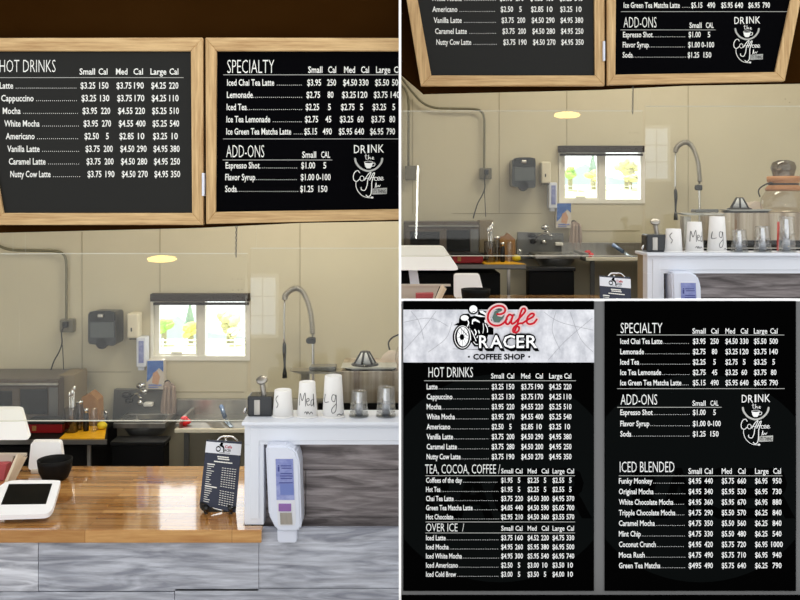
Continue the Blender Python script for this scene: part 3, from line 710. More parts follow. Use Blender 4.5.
# ---- things on the ledge
def cup(name,label,u,Z,wb_,wt__,vt_,m,grp,base=418,clear=False,rooms=BOTH):
    r0 = wb_/2*Z/F; r1 = wt__/2*Z/F; h = H(vt_,Z)-LZ
    t = thing(name,label,'cup',(X(u,Z),Z,LZ),az=AL,group=grp,rooms=rooms)
    bm = B(); lathe(bm, (X(u,Z),Z,LZ), [(r0*.93,.008),(r1*1.0,h-.003),(r1*.96,h),(r1*.9,h),(r1*.88,h-.006),(0.001,h-.006)], 32); body = obj('body', bm, m, t)
    bm = B(); lathe(bm, (X(u,Z),Z,LZ), [(r0*.95,0),(r0,.003),(r0*.99,.009),(r0*.93,.01),(r0*.9,.004)], 32); obj('rolled_rim', bm, m, t)
    t['_b'] = body.name; return t, (X(u,Z),Z,r0*.93,r1,h)
def cupfn(g):
    cx,cy,r0,r1,h = g
    def fn(u,v):
        Z = cy-r0*.9; z = H(v,Z)-LZ; x = X(u,Z); r = lerp(r0,r1,max(0,min(1,z/h)))
        dx = x-cx; dx = max(-r*.99, min(r*.99, dx))
        return Vector((x, cy-math.sqrt(max(r*r-dx*dx,0))-.0012, z+LZ))
    return fn
G = 'upside-down paper cups on the white ledge'
Zc = 5.72
t,g = cup('paper_cup','shortest white paper cup upside down on the ledge',283,Zc,22,17,389.5,'white_paper',G)
bm = B(); q = cupfn(g); ribbon(bm, [(277.8,396),(275.6,399),(276.4,402),(278,404.5),(276.5,408)], .6, q); obj('handwriting', bm, 'black_plastic', bpy.data.objects[t['_b']])
t,g = cup('paper_cup','medium white paper cup handwritten Med on the ledge',307.3,Zc,22,16,381.5,'white_paper',G)
bm = B(); q = cupfn(g)
for s in ([(299,406),(300,394),(302,401),(305,393),(305.5,406)],[(306.5,402),(309,400.5),(308.5,398.5),(306.5,400),(307.5,405),(310,404.5)],[(313,400),(311,401),(311.2,406),(313,404),(313,394.5),(313.6,407)],[(304.5,413),(306,411.5),(307,414),(308,411.5),(309.5,414),(311,412),(312.5,414)]): ribbon(bm, s, .6, q)
obj('handwriting', bm, 'black_plastic', bpy.data.objects[t['_b']])
t,g = cup('paper_cup','tallest white paper cup handwritten Lg on the ledge',333.3,Zc,23.5,17,375.3,'white_paper',G)
bm = B(); q = cupfn(g)
for s in ([(325,395),(324.3,402.6),(328.5,402)],[(335.5,395.5),(332.5,395),(331.8,400),(334.5,401.5),(336,395),(336.4,404),(335.6,411),(332.6,413),(331.8,409),(336,404)],[(337,415.5),(339,414.2),(341,415.8),(343,414.6)]): ribbon(bm, s, .6, q)
obj('handwriting', bm, 'black_plastic', bpy.data.objects[t['_b']])
G2 = 'upside-down clear plastic cups on the white ledge'
for u,w_,x_,vt_,lab,rooms in ((359,20,15.5,390.5,'short stack of clear plastic cups beside the tall paper cup',BOTH),(386,20.5,16.5,386.5,'mid height stack of clear cups right of the short one',BOTH),(413.5,21,17.5,375.5,'tallest stack of clear plastic cups by the red stick',RIGHT)):
    t,g = cup('plastic_cup',lab,u,Zc,w_,x_,vt_,'cup_clear',G2,rooms=rooms)
    for k in range(3):
        r0 = w_/2*Zc/F*.93; r1 = x_/2*Zc/F; h = g[4]; zz_ = h*(.16+.17*k)
        bm = B(); lathe(bm, (X(u,Zc),Zc,LZ+zz_), [(lerp(r0,r1,zz_/h)*.97,0),(lerp(r0,r1,zz_/h)*1.02,.002),(lerp(r0,r1,zz_/h)*.97,.005)], 28); obj('nested_rim', bm, 'cup_clear', t)
    bm = B(); lathe(bm, (X(u,Zc),Zc+.005,LZ), [(r1*.5,.004),(r1*.42,h*.93),(0.001,h*.94)], 20); obj('inner_sleeve', bm, 'chrome', t)
t = single('red_straw', tube(B(), [(X(403.5,5.85),5.85,LZ), P(404.3,378,5.85)], .008, 8, 1), 'red_bright', 'thin red stick standing behind the clear plastic cups', 'straw', (X(404,5.85),5.85,LZ), az=AL, rooms=RIGHT)

Zg = 5.78
t = thing('coffee_grinder','black coffee grinder with tilted silver top on the ledge','grinder',(X(259,Zg),Zg,LZ),az=AL)
bm = B(); box(bm, X(247.5,Zg-.06), X(272.5,Zg-.06), Zg-.07, Zg+.08, LZ, H(396.5,Zg-.07), .012, 3); obj('body', bm, 'dark_dispenser', t)
bm = B(); pbox(bm, 254, 260, 400, 415, Zg-.073, .01, .003); obj('front_plate', bm, 'steel', t)
bm = B(); tube(bm, [P(264.5,397,Zg),P(263.5,391,Zg),P(261.8,382,Zg)], .018, 12, 3); obj('neck', bm, 'steel', t)
bm = B(); t2 = B(); lathe(t2, (0,0,0), [(.018,-.02),(.036,0),(.036,.01),(.03,.014),(.0005,.009)], 24)
t2.transform(Matrix.Translation(P(262,380.5,Zg)) @ Matrix.Rotation(math.radians(35),4,'X') @ Matrix.Rotation(math.radians(-8),4,'Y')); bm = merge(B(), t2); obj('top_cap', bm, 'steel', t)
bm = B(); tube(bm, [P(246.5,408,Zg-.04),P(244.5,410.5,Zg-.04),P(244.5,413,Zg-.04)], .009, 8, 2); ball(bm, P(245,410.5,Zg-.04), .012,.012,.01,2); ball(bm, P(258.5,395.8,Zg), .012,.012,.012,2); obj('knob', bm, 'chrome', t)

# sanitizer on ledge face
Zd = 5.5
t = thing('hand_sanitizer_dispenser','white wall dispenser with a lavender label on the ledge front','dispenser',P(283,541,5.55),az=AL,Z=AL)
bm = B()
out = [(265.5,447),(268,445.8),(287,445.8),(296,451),(299.5,462),(301.5,526),(300,530),(297,531.5),(280,531.5),(275.5,529),(268.5,515)]
pprism(bm, out, Zd, .185); bmesh.ops.bevel(bm, geom=bm.edges[:], offset=.012, segments=3, affect='EDGES'); obj('body', bm, 'white_plastic', t)
bm = B(); prism(bm, rounded([P(274.5,457.5,Zd),P(293.5,457.5,Zd),P(296,525,Zd),P(278,526,Zd)],.1), (0,-.004,0)); lb = obj('label', bm, 'reeded', t)
bm = B(); pprism(bm, [(275.5,459),(293,459),(294.5,500),(276.5,500)], Zd-.006, .003); obj('label_print', bm, 'label_blue', lb)
bm = B()
fq = fz(Zd, .008)
for a,b,v in ((281,291,465.5),(282,291.5,467.8),(281,292,473.2),(280.5,292.5,475.6),(281,292,478),(279.5,292.5,482.4)): ribbon(bm, [(a,v),(b,v)], .9, fq)
text(bm, 'i', 277.8, 279.8, 464.5, 471, fq, .02); obj('label_text', bm, 'ink_blue', lb)
bm = B(); pprism(bm, [(280,484),(293,484),(293.6,495),(280.4,495)], Zd-.0075, .001); obj('label_panel', bm, 'print_blue', lb); bm = B()
pbox(bm, 278.5, 291, 504, 511.5, Zd-.012, .01, .002); obj('soap_window', bm, 'purple', t)
bm = B(); pprism(bm, [(280,513),(291.5,513),(292.5,524.5),(280.5,524.5)], Zd-.01, .006); obj('pump_plate', bm, 'steel', t)
bm = B(); pprism(bm, [(277,530),(296.5,530),(297,541.5),(295.5,543),(278.5,543),(277.5,541)], Zd+.02, .09)
bmesh.ops.bevel(bm, geom=bm.edges[:], offset=.006, segments=2, affect='EDGES'); obj('push_lever', bm, 'white_plastic', t)

# ---- things on the wooden counter (kept with their contact point so the right room can seat them too)
seat = {}
def ctr(name,label,cat,u,v,rooms=BOTH,group=None):
    Z = (EYE-CZ)*F/(v-HOR); o = thing(name,label,cat,(X(u,Z),Z,CZ),rooms=rooms,group=group); seat[o.name] = (u,v); return o, Z
t,Z = ctr('black_bowl','matte black bowl on the wooden counter behind the tablet','bowl',55,479)
k = Z/F; r = 17*k; cy = Z
bm = B(); lathe(bm, (X(55,Z),cy,CZ), [(r*.55,0),(r*.72,.01),(r*.92,9*k),(r*.98,16*k),(r,20*k),(r*.95,20.3*k),(r*.9,16*k),(r*.7,5*k),(.001,3*k)], 36); obj('bowl', bm, 'black_matte', t)
t,Z = ctr('card_reader_display','small white customer display on the wooden counter behind the bowl','display',46,472)
bm = B(); prism(bm, rounded([P(31,442,Z+.02),P(60.5,442,Z+.02),P(64,470,Z-.03),P(28,470,Z-.03)],.12), (0,.04,.01)); obj('display_panel', bm, 'tablet_white', t)
bm = B(); box(bm, X(33,Z), X(58,Z), Z-.05, Z+.12, CZ, CZ+.03, .008); obj('base', bm, 'tray_beige', t)
t,Z = ctr('register_screen','large white register screen seen from behind','screen',-17,470)
bm = B(); prism(bm, rounded([P(-52,409,Z+.06),P(21,409,Z+.06),P(29.5,440,Z-.1),P(-58,440,Z-.1)],.08), (0,.035,.012)); obj('screen_panel', bm, 'tablet_white', t)
bm = B(); prism(bm, [P(-25,428,Z-.02),P(-15,428,Z-.02),P(-9,468,Z-.02),P(-20,468,Z-.02)], (0,.05,0)); obj('arm', bm, 'white_plastic', t)
bm = B(); box(bm, X(-40,Z), X(4,Z), Z-.15, Z+.12, CZ, CZ+.012, .004); obj('base', bm, 'white_plastic', t)
t,Z = ctr('document_tray','beige paper tray on the counter behind the tablet','tray',-5,478)
bm = B(); pbox(bm, -60, 26, 453.5, 456, Z, .02); pprism(bm, [(-60,455),(14,455),(6,476),(-60,476)], Z+.01, .02); obj('front_panel', bm, 'tray_beige', t)
t,Z = ctr('paper_stack','slanted bundle of cream papers in front of the beige tray','papers',12,484)
bm = B()
for k in range(6):
    pprism(bm, [(16+k*1.6,455+k*.6),(19+k*1.6,453.5+k*.6),(8+k*1.3,481),(4+k*1.3,483)], Z+.02+k*.012, .01)
obj('sheets', bm, 'papers', t)
t,Z = ctr('red_carton','small dusty red carton at the left end of the counter','box',-4,481)
bm = B(); pprism(bm, [(-14,465),(6.5,464.5),(3.5,480.5),(-14,480.5)], Z, .12); obj('carton', bm, 'red_box', t)
# tablet
t,Z = ctr('order_tablet','white order tablet with a black screen on the wooden counter','tablet',27,516,rooms=LEFT)
zA, zB = 5.60, 6.0
def tp(u, v):      # sloping plane, low in front, raised at the back
    a, b = CZ+.055, CZ+.15
    s = (b-a)/(zB-zA); k = (HOR-v)/F
    Zq = (a-s*zA-EYE)/(k-s); return Vector((X(u,Zq), Zq, EYE+k*Zq))
bm = B(); outl = [tp(*p) for p in ((6,480),(60.5,480),(60,484),(53,508),(49,512.5),(44,514),(-20,516),(-14,500))]
prism(bm, rounded(outl,.25,3), (0,.004,-.03)); obj('housing', bm, 'tablet_white', t)
bm = B(); prism(bm, [tp(*p)+Vector((0,-.001,.002)) for p in ((9,484.2),(52.3,483.8),(46,504),(1,504.6))], (0,0,-.002)); obj('screen', bm, 'screen_black', t)
bm = B(); prism(bm, [(X(10,5.8),5.72,CZ),(X(44,5.8),5.72,CZ),(X(44,5.8),5.95,CZ),(X(10,5.8),5.95,CZ)], (0,0,.06)); obj('stand', bm, 'box_grey', t)

# easel menu
t,Z = ctr('easel_menu','small dark printed menu card leaning on a black tabletop easel','menu card',218,512)
def ep(u, v, off=0):   # card plane leaning back
    s = 3.2; k = (HOR-v)/F; a = CZ+.02; Zq = (a-s*Z-EYE)/(k-s); return Vector((X(u,Zq), Zq-off, EYE+k*Zq))
bm = B(); prism(bm, [ep(*p) for p in ((206.5,440),(241.8,442),(235.5,513),(199.5,504.5))], (0,.008,0)); obj('card', bm, 'navy_card', t)
def cp(a, b, off=.002):  # card coordinates 0..1
    L = Vector((206.5,440,0)).lerp(Vector((199.5,504.5,0)), b); Rr = Vector((241.8,442,0)).lerp(Vector((235.5,513,0)), b); q = L.lerp(Rr, a); return ep(q.x, q.y, off)
bm = B(); flat(bm, [(0.0,.02),(1,.03),(1,.19),(0,.19)], cp); obj('banner', bm, 'reeded', t)
bm = B(); c3 = lambda a,b: cp(a,b,.003)
ribbon(bm, ell(.36,.12,.06,.035,14), .02, c3, 1, True); ribbon(bm, [(.4,.06),(.5,.09),(.52,.15)], .035, c3, 3); ribbon(bm, [(.42,.04),(.47,.04)], .03, c3)
text(bm, 'RACER', .5, .72, .115, .15, c3, .02); text(bm, 'COFFEE SHOP', .4, .7, .165, .18, c3, .01); obj('logo_bike', bm, 'logo_black', t)
bm = B(); text(bm, 'Cafe', .54, .74, .06, .1, c3, .02); obj('logo_script', bm, 'logo_red', t)
bm = B()
for a,b,y in ((.36,.68,.235),(.38,.68,.265),(.28,.76,.31)):
    x = a
    while x < b: ribbon(bm, [(x,y),(x+.05,y)], .018, c3); x += .065
for i in range(18):
    y = .36+i*.0335
    if i in (0, 10): ribbon(bm, [(.1,y),(.42 if i else .3,y)], .018, c3); 
    else: ribbon(bm, [(.1,y),(.1+random.uniform(.08,.2),y)], .009, c3)
    for k in range(6 if i not in (0,10) else 0): ribbon(bm, [(.52+k*.07,y),(.56+k*.07,y)], .009, c3)
obj('lettering', bm, 'paint_white', t)
bm = B()
for u0,u1 in ((203,206),(228,230)):
    tube(bm, [P(u0,500,Z+.06),P(u0+1,507,Z-.0),P(u1+1,511,Z-.06),P(u1,508,Z-.09)], .011, 8, 4)
    tube(bm, [P(u0+2,508,Z),P(u0+4,519,Z-.05)], .011, 8, 1)
pprism(bm, [(200,502),(206,504),(212,509),(222,512),(230,508),(236,506),(235,512),(226,514),(206,514),(200,508)], Z-.0, .02); obj('easel_foot', bm, 'black_plastic', t)
bm = B(); tube(bm, [P(217,441,Z+.14),P(221,437,Z+.15),P(227,436.5,Z+.16),P(233,437,Z+.16),P(238,441.5,Z+.16)], .007, 8, 4); tube(bm, [P(226,438,Z+.17),P(224,470,Z+.25),(X(222,Z+.3),Z+.3,CZ+.004)], .008, 8, 3); obj('easel_back', bm, 'chrome', t)

# ================================================================== outside
def bush(name,label,cat,u,v,wpx,hpx,Zt,m,kind='round'):
    k = Zt/F; c = P(u,v,Zt); t = thing(name,label,cat,(c.x,c.y,H(v+hpx*.5,Zt)-.3))
    bm = B(); tube(bm, [(c.x,c.y,H(v+hpx*.5,Zt)-.3),(c.x,c.y,c.z)], .05, 8, 1); obj('trunk', bm, 'bark', t)
    bm = B()
    if kind == 'cone':
        for j in range(6):
            q = j/6; lathe(bm, (c.x,c.y,c.z-hpx*k*.5+hpx*k*q), [(wpx*k*.5*(1-q),0),(wpx*k*.2*(1-q),hpx*k*.24)], 10, smooth=False)
    else:
        for j in range(14):
            a = random.uniform(0,6.28); q = random.uniform(0,.33)
            ball(bm, (c.x+wpx*k*q*math.cos(a), c.y+random.uniform(-.3,.3), c.z+hpx*k*q*math.sin(a)), wpx*k*.24, .3, hpx*k*.22, 2, .14)
    obj('crown', bm, m, t)
bush('garden_bush','green bush outside at the left side of the window','bush',164,325,14,15,17,'bush_green')
bush('conifer_tree','pointed conifer outside in the left window pane','tree',190,315,15,26,19,'conifer','cone')
bush('garden_bush','yellow bush outside in the left window pane','bush',191,328,15,14,17.5,'bush_yellow')
bush('broadleaf_tree','olive tree outside in the right window pane','tree',229,319,22,24,18,'tree_olive')
bush('garden_bush','pale green bush outside in the right window pane','bush',233,332,14,10,17.2,'tree_olive')
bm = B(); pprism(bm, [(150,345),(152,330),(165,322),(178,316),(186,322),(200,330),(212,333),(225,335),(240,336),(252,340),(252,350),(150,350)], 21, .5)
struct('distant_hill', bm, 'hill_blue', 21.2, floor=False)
def lawn(dx, s):
    q = lambda u,v,Z: (P(u,v,Z) if s == 1 else Vector(((S*u+28)*(Z/S)/F, Z/S, EYE+(HOR-(S*v-109))*(Z/S)/F)))
    bm = B(); prism(bm, [q(140,364,12),(q(262,364,12)),q(270,339,20),q(130,339,20)], (0,0,-.3)); o = obj('lawn', bm, 'lawn'); o['kind'] = 'structure'
lawn(0,1); lawn(0,2)
t = thing('picket_fence','low grey fence crossing the lawn outside the window','fence',P(200,346,15))
bm = B(); pbox(bm, 146, 252, 340, 341, 15, .04); pbox(bm, 146, 252, 344, 345, 15, .04); obj('rail', bm, 'white_plastic', t)
for u in range(150,252,12):
    bm = B(); pbox(bm, u, u+.9, 338.5, 349, 15.04, .05); obj('post', bm, 'white_plastic', t)

# ================================================================== copy everything into the right room, then trim at the partition
def copy_tree(o, parent=None):
    c = o.copy(); C.objects.link(c); c.parent = parent
    for ch in list(o.children): copy_tree(ch, c)
    return c
def tree(o):
    yield o
    for ch in o.children: yield from tree(ch)
lefts, rights = [], []
for (o, *_r) in reg:
    if '_b' in o: del o['_b']
SUF = {1:' in the left room', 2:' in the upper right room'}
for (o, az, z, rooms, label, fl) in reg:
    if rooms in (BOTH, RIGHT):
        c = copy_tree(o) if rooms == BOTH else o
        d = shift(z); d.z = shift(az).z
        if o.name in seat:
            u, v = seat[o.name]; up, vp = S*u+28+400, S*v-109
            CR = CZ+shift(6.84).z
            Zr = (EYE-CR)*F/(vp-HOR); sc = Zr/(o.location.y/S)
            c.location = ((up-400)*Zr/F, Zr, CR); c.scale = (sc,)*3
        elif o.name == 'wood_counter':     # deeper counter, ending at the ledge
            c.scale = (1, 2.07, 1); c.location = (o.location.x+shift(AL).x-.012, 6.575, o.location.z+d.z)
        else: c.location = Vector(o.location)+d
        rights.append((c, fl))
        if label: c['label'] = label+SUF[2]
    if rooms in (BOTH, LEFT):
        lefts.append((o, fl))
        if label: o['label'] = label+SUF[1]
bpy.context.view_layer.update()
def trim(o, co, no):
    """cut away what lies on the side the normal points to"""
    if o.type != 'MESH': return True
    mw = o.matrix_world; ds = [(mw @ v.co - co).dot(no) for v in o.data.vertices]
    if not ds or max(ds) <= 1e-5: return True
    if min(ds) >= 0: return False
    o.data = o.data.copy(); bm = B(); bm.from_mesh(o.data); inv = mw.inverted()
    r = bmesh.ops.bisect_plane(bm, geom=bm.verts[:]+bm.edges[:]+bm.faces[:], plane_co=inv @ co, plane_no=(inv.to_3x3() @ no).normalized(), clear_outer=True)
    ed = [e for e in r['geom_cut'] if isinstance(e, bmesh.types.BMEdge)]
    if ed and not o.name.startswith(('menu_row','column_heads','heading','ruled','clear')): bmesh.ops.holes_fill(bm, edges=ed, sides=0)
    bm.to_mesh(o.data); bm.free(); return True
def clean(lst, plane, nrm, fz_):
    for root, fl in lst:
        dead = []
        for o in list(tree(root)):
            if o.type != 'MESH': continue
            ok = trim(o, Vector((plane,0,0)), Vector((nrm,0,0)))
            if ok and fl: ok = trim(o, Vector((0,0,fz_)), Vector((0,0,-1)))
            if not ok: dead.append(o)
        names = {o.name for o in dead}
        for o in dead:
            for ch in list(o.children):
                if ch.name not in names: ch.parent = None
        for n in names: bpy.data.objects.remove(bpy.data.objects[n])
        try:
            if root.type == 'EMPTY' and not root.children: bpy.data.objects.remove(root)
        except ReferenceError: pass
clean(lefts, -.0075, 1, 0.0); clean(rights, .0075, -1, FLOOR2)
for root, fl in lefts+rights:          # things that stand on the floor get their origin there
    try:
        if fl and root.type == 'EMPTY':
            f0 = 0 if root.location.x < 0 else FLOOR2; dz = f0-root.location.z
            if abs(dz) > 1e-4:
                root.location.z = f0
                done = set()
                for o in [q for q in tree(root) if q is not root and q.type == 'MESH']:
                    if o.data.users > 1: o.data = o.data.copy()
                    for v in o.data.vertices: v.co.z -= dz
    except ReferenceError: pass

# ================================================================== shared shell
def shell(name, bm, m):
    o = obj(name, bm, m); o['kind'] = 'structure'; return o
shell('wall_partition', box(B(), -.0053, .0053, 4.0, 9.66, 0, 6.3), 'white_partition')
shell('floor', box(B(), -6, -.006, 1.5, 8.4, -.1, 0), 'floor')
shell('floor', box(B(), .006, 7.5, 3.9, 9.7, 0, FLOOR2), 'floor')

# lamps reflected in the screens hang behind the viewer
def pendant(x, z, y, label, topz):
    o = bpy.data.objects.new('pendant_lamp', None); C.objects.link(o); o.location = (x,y,z); o['label'] = label; o['category'] = 'lamp'; o['group'] = 'warm pendant lamps'
    obj('bulb', ball(B(), (x,y,z), .25, .25, .06, 3), 'lamp_glow', o)
    obj('cord', tube(B(), [(x,y,z+.08),(x,y,topz)], .01, 8, 1), 'black_plastic', o)
pendant(X(162,2*ZA+3), EYE-59/F*(2*ZA+3), -3.0, 'warm glowing pendant lamp reflected in the left acrylic screen', 5)
Zr = 2*ZA/S+3
pendant((567-400)/F*Zr, EYE+85/F*Zr, -3.0, 'warm glowing pendant lamp reflected in the upper right acrylic screen', 6)

def front_window(x0, x1, z0, z1, y, no):
    bm = B(); box(bm, x0-.05, x1+.05, y-.04, y, z0-.05, z1+.05); o = shell('window_%d' % no, bm, 'window_white')
    for i in range(2):
        for j in range(3):
            a = x0+(x1-x0)*i/2; b = z0+(z1-z0)*j/3
            bm = B(); box(bm, a+.01, a+(x1-x0)/2-.01, y, y+.005, b+.01, b+(z1-z0)/3-.01); obj('window_pane', bm, 'front_glow', o)
D = 2*(ZA+.05)+3; front_window(X(249,D), X(276,D), H(335,D), H(277,D), -3, 2)
D = 2*(ZA+.05)/S+3; front_window((645-400)/F*D, (668-400)/F*D, EYE+(200-179)/F*D, EYE+(200-128)/F*D, -3, 3)
D = 2*(ZA+.02)/S+3
o = bpy.data.objects.new('tube_lamp', None); C.objects.link(o); o.location = ((417-400)/F*D, -3, 0); o['label'] = 'slim vertical tube lamp mirrored in the acrylic at upper left of the right room'; o['category'] = 'lamp'
bm = B(); tube(bm, [((418-400)/F*D,-3,EYE+(200-166)/F*D), ((416-400)/F*D,-3,EYE+(200-246)/F*D)], .018, 8, 1); obj('tube', bm, 'tube_glow', o)
bm = B(); tube(bm, [((416-400)/F*D,-3,EYE+(200-246)/F*D), ((416-400)/F*D,-3,0)], .014, 8, 1); obj('stand', bm, 'lamp_metal', o)

# ================================================================== printed menus in front, lower right
ZM = 4.0; kz = ZM/F
pn = bpy.data.objects.new('menu_display_stand', None); C.objects.link(pn); pn.location = (X(600,ZM), ZM+.03, FLOOR2)
pn['label'] = 'grey display stand with white top edge carrying the two printed menus'; pn['category'] = 'display stand'
bm = B(); box(bm, X(401.6,ZM), X(812,ZM), ZM+.004, ZM+.05, FLOOR2, H(301.0,ZM)); obj('grey_backing', bm, 'backing_grey', pn)
bm = B(); box(bm, X(401.3,ZM), X(812,ZM), ZM, ZM+.006, H(301.2,ZM), H(298.8,ZM)); obj('white_top_trim', bm, 'white_partition', pn)
bm = B(); box(bm, X(401.6,ZM), X(812,ZM), ZM-.004, ZM+.004, FLOOR2, H(595.2,ZM)); obj('black_foot_strip', bm, 'poster_black', pn)
def poster(label, u0, u1, v1):
    o = bpy.data.objects.new('printed_menu', None); C.objects.link(o); o.location = (X((u0+u1)/2,ZM), ZM-.002, H(v1,ZM)); o['label'] = label; o['category'] = 'menu'
    bm = B(); pbox(bm, u0, u1, 301, v1, ZM-.003, .007); obj('sheet', bm, 'poster_black', o); return o
L1, L2, L3, L4 = (fz(ZM, .0045), fz(ZM, .0055), fz(ZM, .0065), fz(ZM, .0075))
L0 = fz(ZM, .0038); L05 = fz(ZM, .0041)
p1 = poster('printed black menu with the motorcycle logo banner, HOT DRINKS list', 403.2, 594, 591)
p2 = poster('printed black menu listing SPECIALTY, ADD-ONS and ICED BLENDED', 604.8, 796, 591)
bm = B(); flat(bm, ell(499,478,117,104,60), lambda u,v: L0(min(max(u,403.4),593.8),v)); obj('faint_emblem', bm, 'poster_faint', p1)
bm = B(); text(bm, 'RACER', 425, 592, 470, 516, L05, .03); obj('faint_lettering', bm, 'poster_black', p1)
bm = B(); flat(bm, ell(700,478,117,104,60), lambda u,v: L0(min(max(u,605),795.8),v)); obj('faint_emblem', bm, 'poster_faint', p2)
bm = B(); text(bm, 'RACER', 632, 795, 470, 516, L05, .03); obj('faint_lettering', bm, 'poster_black', p2)
bm = B(); flat(bm, [(403.3,309.5),(594,309.5),(594,362.3),(403.3,362.3)], L1); bann = obj('metal_banner', bm, 'banner_grey', p1)
bm = B(); fs = fz(ZM, .0048)
for a in ([(404,350),(422,330),(436,311)],[(411,311),(419,322),(424,340)],[(428,352),(446,338),(452,322)],[(544,312),(560,322),(593,330)],[(548,360),(566,340),(592,318)],[(556,311),(552,330),(560,350)],[(404,322),(430,318),(448,326)],[(570,312),(580,338),(593,352)]): ribbon(bm, a, .35, fs)
obj('scratches', bm, 'scratch_grey', bann)

def head1(par, s, a, b, v0, v1): bm = B(); text(bm, s, a, b, v0, v1, L2, -.008); obj('heading', bm, 'poster_text', par)
def rule(par, a, b, v): bm = B(); ribbon(bm, [(a,v),(b,v)], .5, L2); obj('ruled_line', bm, 'line_grey', par)
def table(par, fn, names, x0, rows_y, cols, half=2.65, dotend=None):
    for (nm, xe, pr), yc in zip(names, rows_y):
        bm = B()
        text(bm, nm, x0, xe, yc-half, yc+half, fn, .014)
        dots(bm, xe+1.5, dotend, yc+half-.4, fn, 1.75, .26)
        prices(bm, fn, yc, half, cols, pr, 0, .014); obj('menu_row', bm, 'poster_text', par)
head1(p1, 'HOT DRINKS', 428.5, 472.8, 367, 377)
head1(p1, 'TEA, COCOA, COFFEE /', 425, 500, 464, 473.2); head1(p1, 'OVER ICE  /', 426, 464, 523, 531)
def heads(par, fn, xs, vt_, vb_):
    bm = B()
    for s,(a,b) in zip(('Small','Cal','Med','Cal','Large','Cal'), xs): text(bm, s, a, b, vt_, vb_, fn, .010)
    obj('column_heads', bm, 'poster_text', par)
heads(p1, L2, ((491,503.7),(506.7,514),(521,530),(535.3,542.7),(549,562),(564,571)), 373.2, 378.2)
nh = [(n, e, p) for (n,_,p), e in zip(rowsH, (437.5,452.3,441.3,454.8,450.2,453,456.8,460.5))]
nh[6] = ('Caramel Latte',456.8,('$3.75','280','$4.50','200','$4.95','250'))
table(p1, L2, nh, 426.6, [386.4+9.98*i for i in range(8)], ((491.6,503.4),(506.4,514.2),(521,533),(535,543),(549,561),(563.4,571.2)), dotend=489)
heads(p1, L2, ((501,513),(515.3,522.3),(527.5,536.4),(541.3,548.5),(552.3,564.3),(566.7,573.7)), 468.3, 473)
colsT = ((501,512.4),(515,522.8),(527.4,538.6),(541,548.6),(552.3,564),(566.3,574))
table(p1, L2, [('Coffees of the day',462,('$1.95','5','$2.25','5','$2.55','5')),('Hot Tea',440.4,('$1.95','5','$2.25','5','$2.55','5')),('Chai Tea Latte',453.5,('$3.75','220','$4.50','300','$4.95','370')),
 ('Green Tea Matcha Latte',472.5,('$4.05','440','$4.50','590','$5.05','700')),('Hot Chocolate',453.2,('$2.95','210','$4.50','360','$3.55','570'))], 426, [479.8+9.15*i for i in range(5)], colsT, 2.5, 498.5)
heads(p1, L2, ((501,513),(515.3,522.3),(527.5,536.4),(541.3,548.5),(552.3,564.3),(566.7,573.7)), 525.4, 530.2)
table(p1, L2, [('Iced Latte',445.6,('$3.75','160','$4.52','220','$4.75','330')),('Iced Mocha',448.6,('$4.95','260','$5.95','380','$6.95','500')),('Iced White Mocha',461.8,('$4.95','300','$5.95','540','$6.95','740')),
 ('Iced Americano',457.8,('$2.50','5','$3.00','10','$3.50','10')),('Iced Cold Brew',456,('$3.00','5','$3.50','5','$4.00','10'))], 426, [537.3+9.1*i for i in range(5)], colsT, 2.5, 498.5)
for a,b,v in ((424,575.5,380.5),(425.5,574.5,475.3),(425.5,574.5,521.5),(425.5,574.5,532.5)): rule(p1, a, b, v)
head1(p2, 'SPECIALTY', 620.3, 662, 322.7, 333); head1(p2, 'ADD-ONS', 620.3, 656.8, 394, 404.5); head1(p2, 'ICED BLENDED', 619.5, 674, 461.3, 471.8)
heads(p2, L2, ((692,705.2),(710.6,718),(725,734.5),(740.2,747.4),(753.4,766.8),(769.7,777)), 328.2, 333.4)
table(p2, L2, [(n,e,p) for (n,_,p),e in zip(rowsS, (662,643.6,638.8,660.8,681))], 620, [341+10.35*i for i in range(5)], ((692.4,705.2),(710,718.2),(725,737.2),(739.5,748),(753.5,766),(769,777.3)), dotend=689.5)
bm = B()
for s,a,b in (('Small',692,705.2),('CAL',710,718)): text(bm, s, a, b, 400.4, 405.4, L2, .01)
obj('column_heads', bm, 'poster_text', p2)
table(p2, L2, [('Espresso Shot',652.4,('$1.00','5')),('Flavor Syrup',649,('$1.00','0-100')),('Soda',631,('$1.25','150'))], 620, [412,423.2,433.5], ((692.4,705.2),(710,718.2)), dotend=689.5)
heads(p2, L2, ((688,701.3),(704,712.2),(721.3,731.3),(737.5,745),(754.6,768),(772.6,780.4)), 468, 473.4)
ib = [('Funky Monkey',652,('$4.95','440','$5.75','660','$6.95','950')),('Original Mocha',653.2,('$4.95','340','$5.95','530','$6.95','730')),('White Chocolate Mocha',673,('$4.95','360','$5.95','670','$6.95','880')),
 ('Tripple Chocolate Mocha',675,('$4.75','290','$5.50','570','$6.25','840')),('Caramel Mocha',654.5,('$4.75','350','$5.50','560','$6.25','840')),('Mint Chip',640.4,('$4.75','330','$5.50','480','$6.25','540')),
 ('Coconut Crunch',655.4,('$4.95','420','$5.75','720','$6.95','1000')),('Moca Rush',644.4,('$4.75','490','$5.75','710','$6.95','940')),('Green Tea Matcha',660,('$495','490','$5.75','640','$6.25','790'))]
table(p2, L2, ib, 618.6, [480.5+10.56*i for i in range(9)], ((688.2,700.8),(704,712.4),(721.3,733.6),(737,745.5),(754.6,767),(772,781)), dotend=684.5)
for a,b,v in ((616.5,783.5,334.8),(617,784,388.4),(617,721,407),(618.5,781.5,475.4)): rule(p2, a, b, v)
drink_art(p2, L2, 755.2, 394.2, (1.02,.905), 'poster_text', 'line_grey')

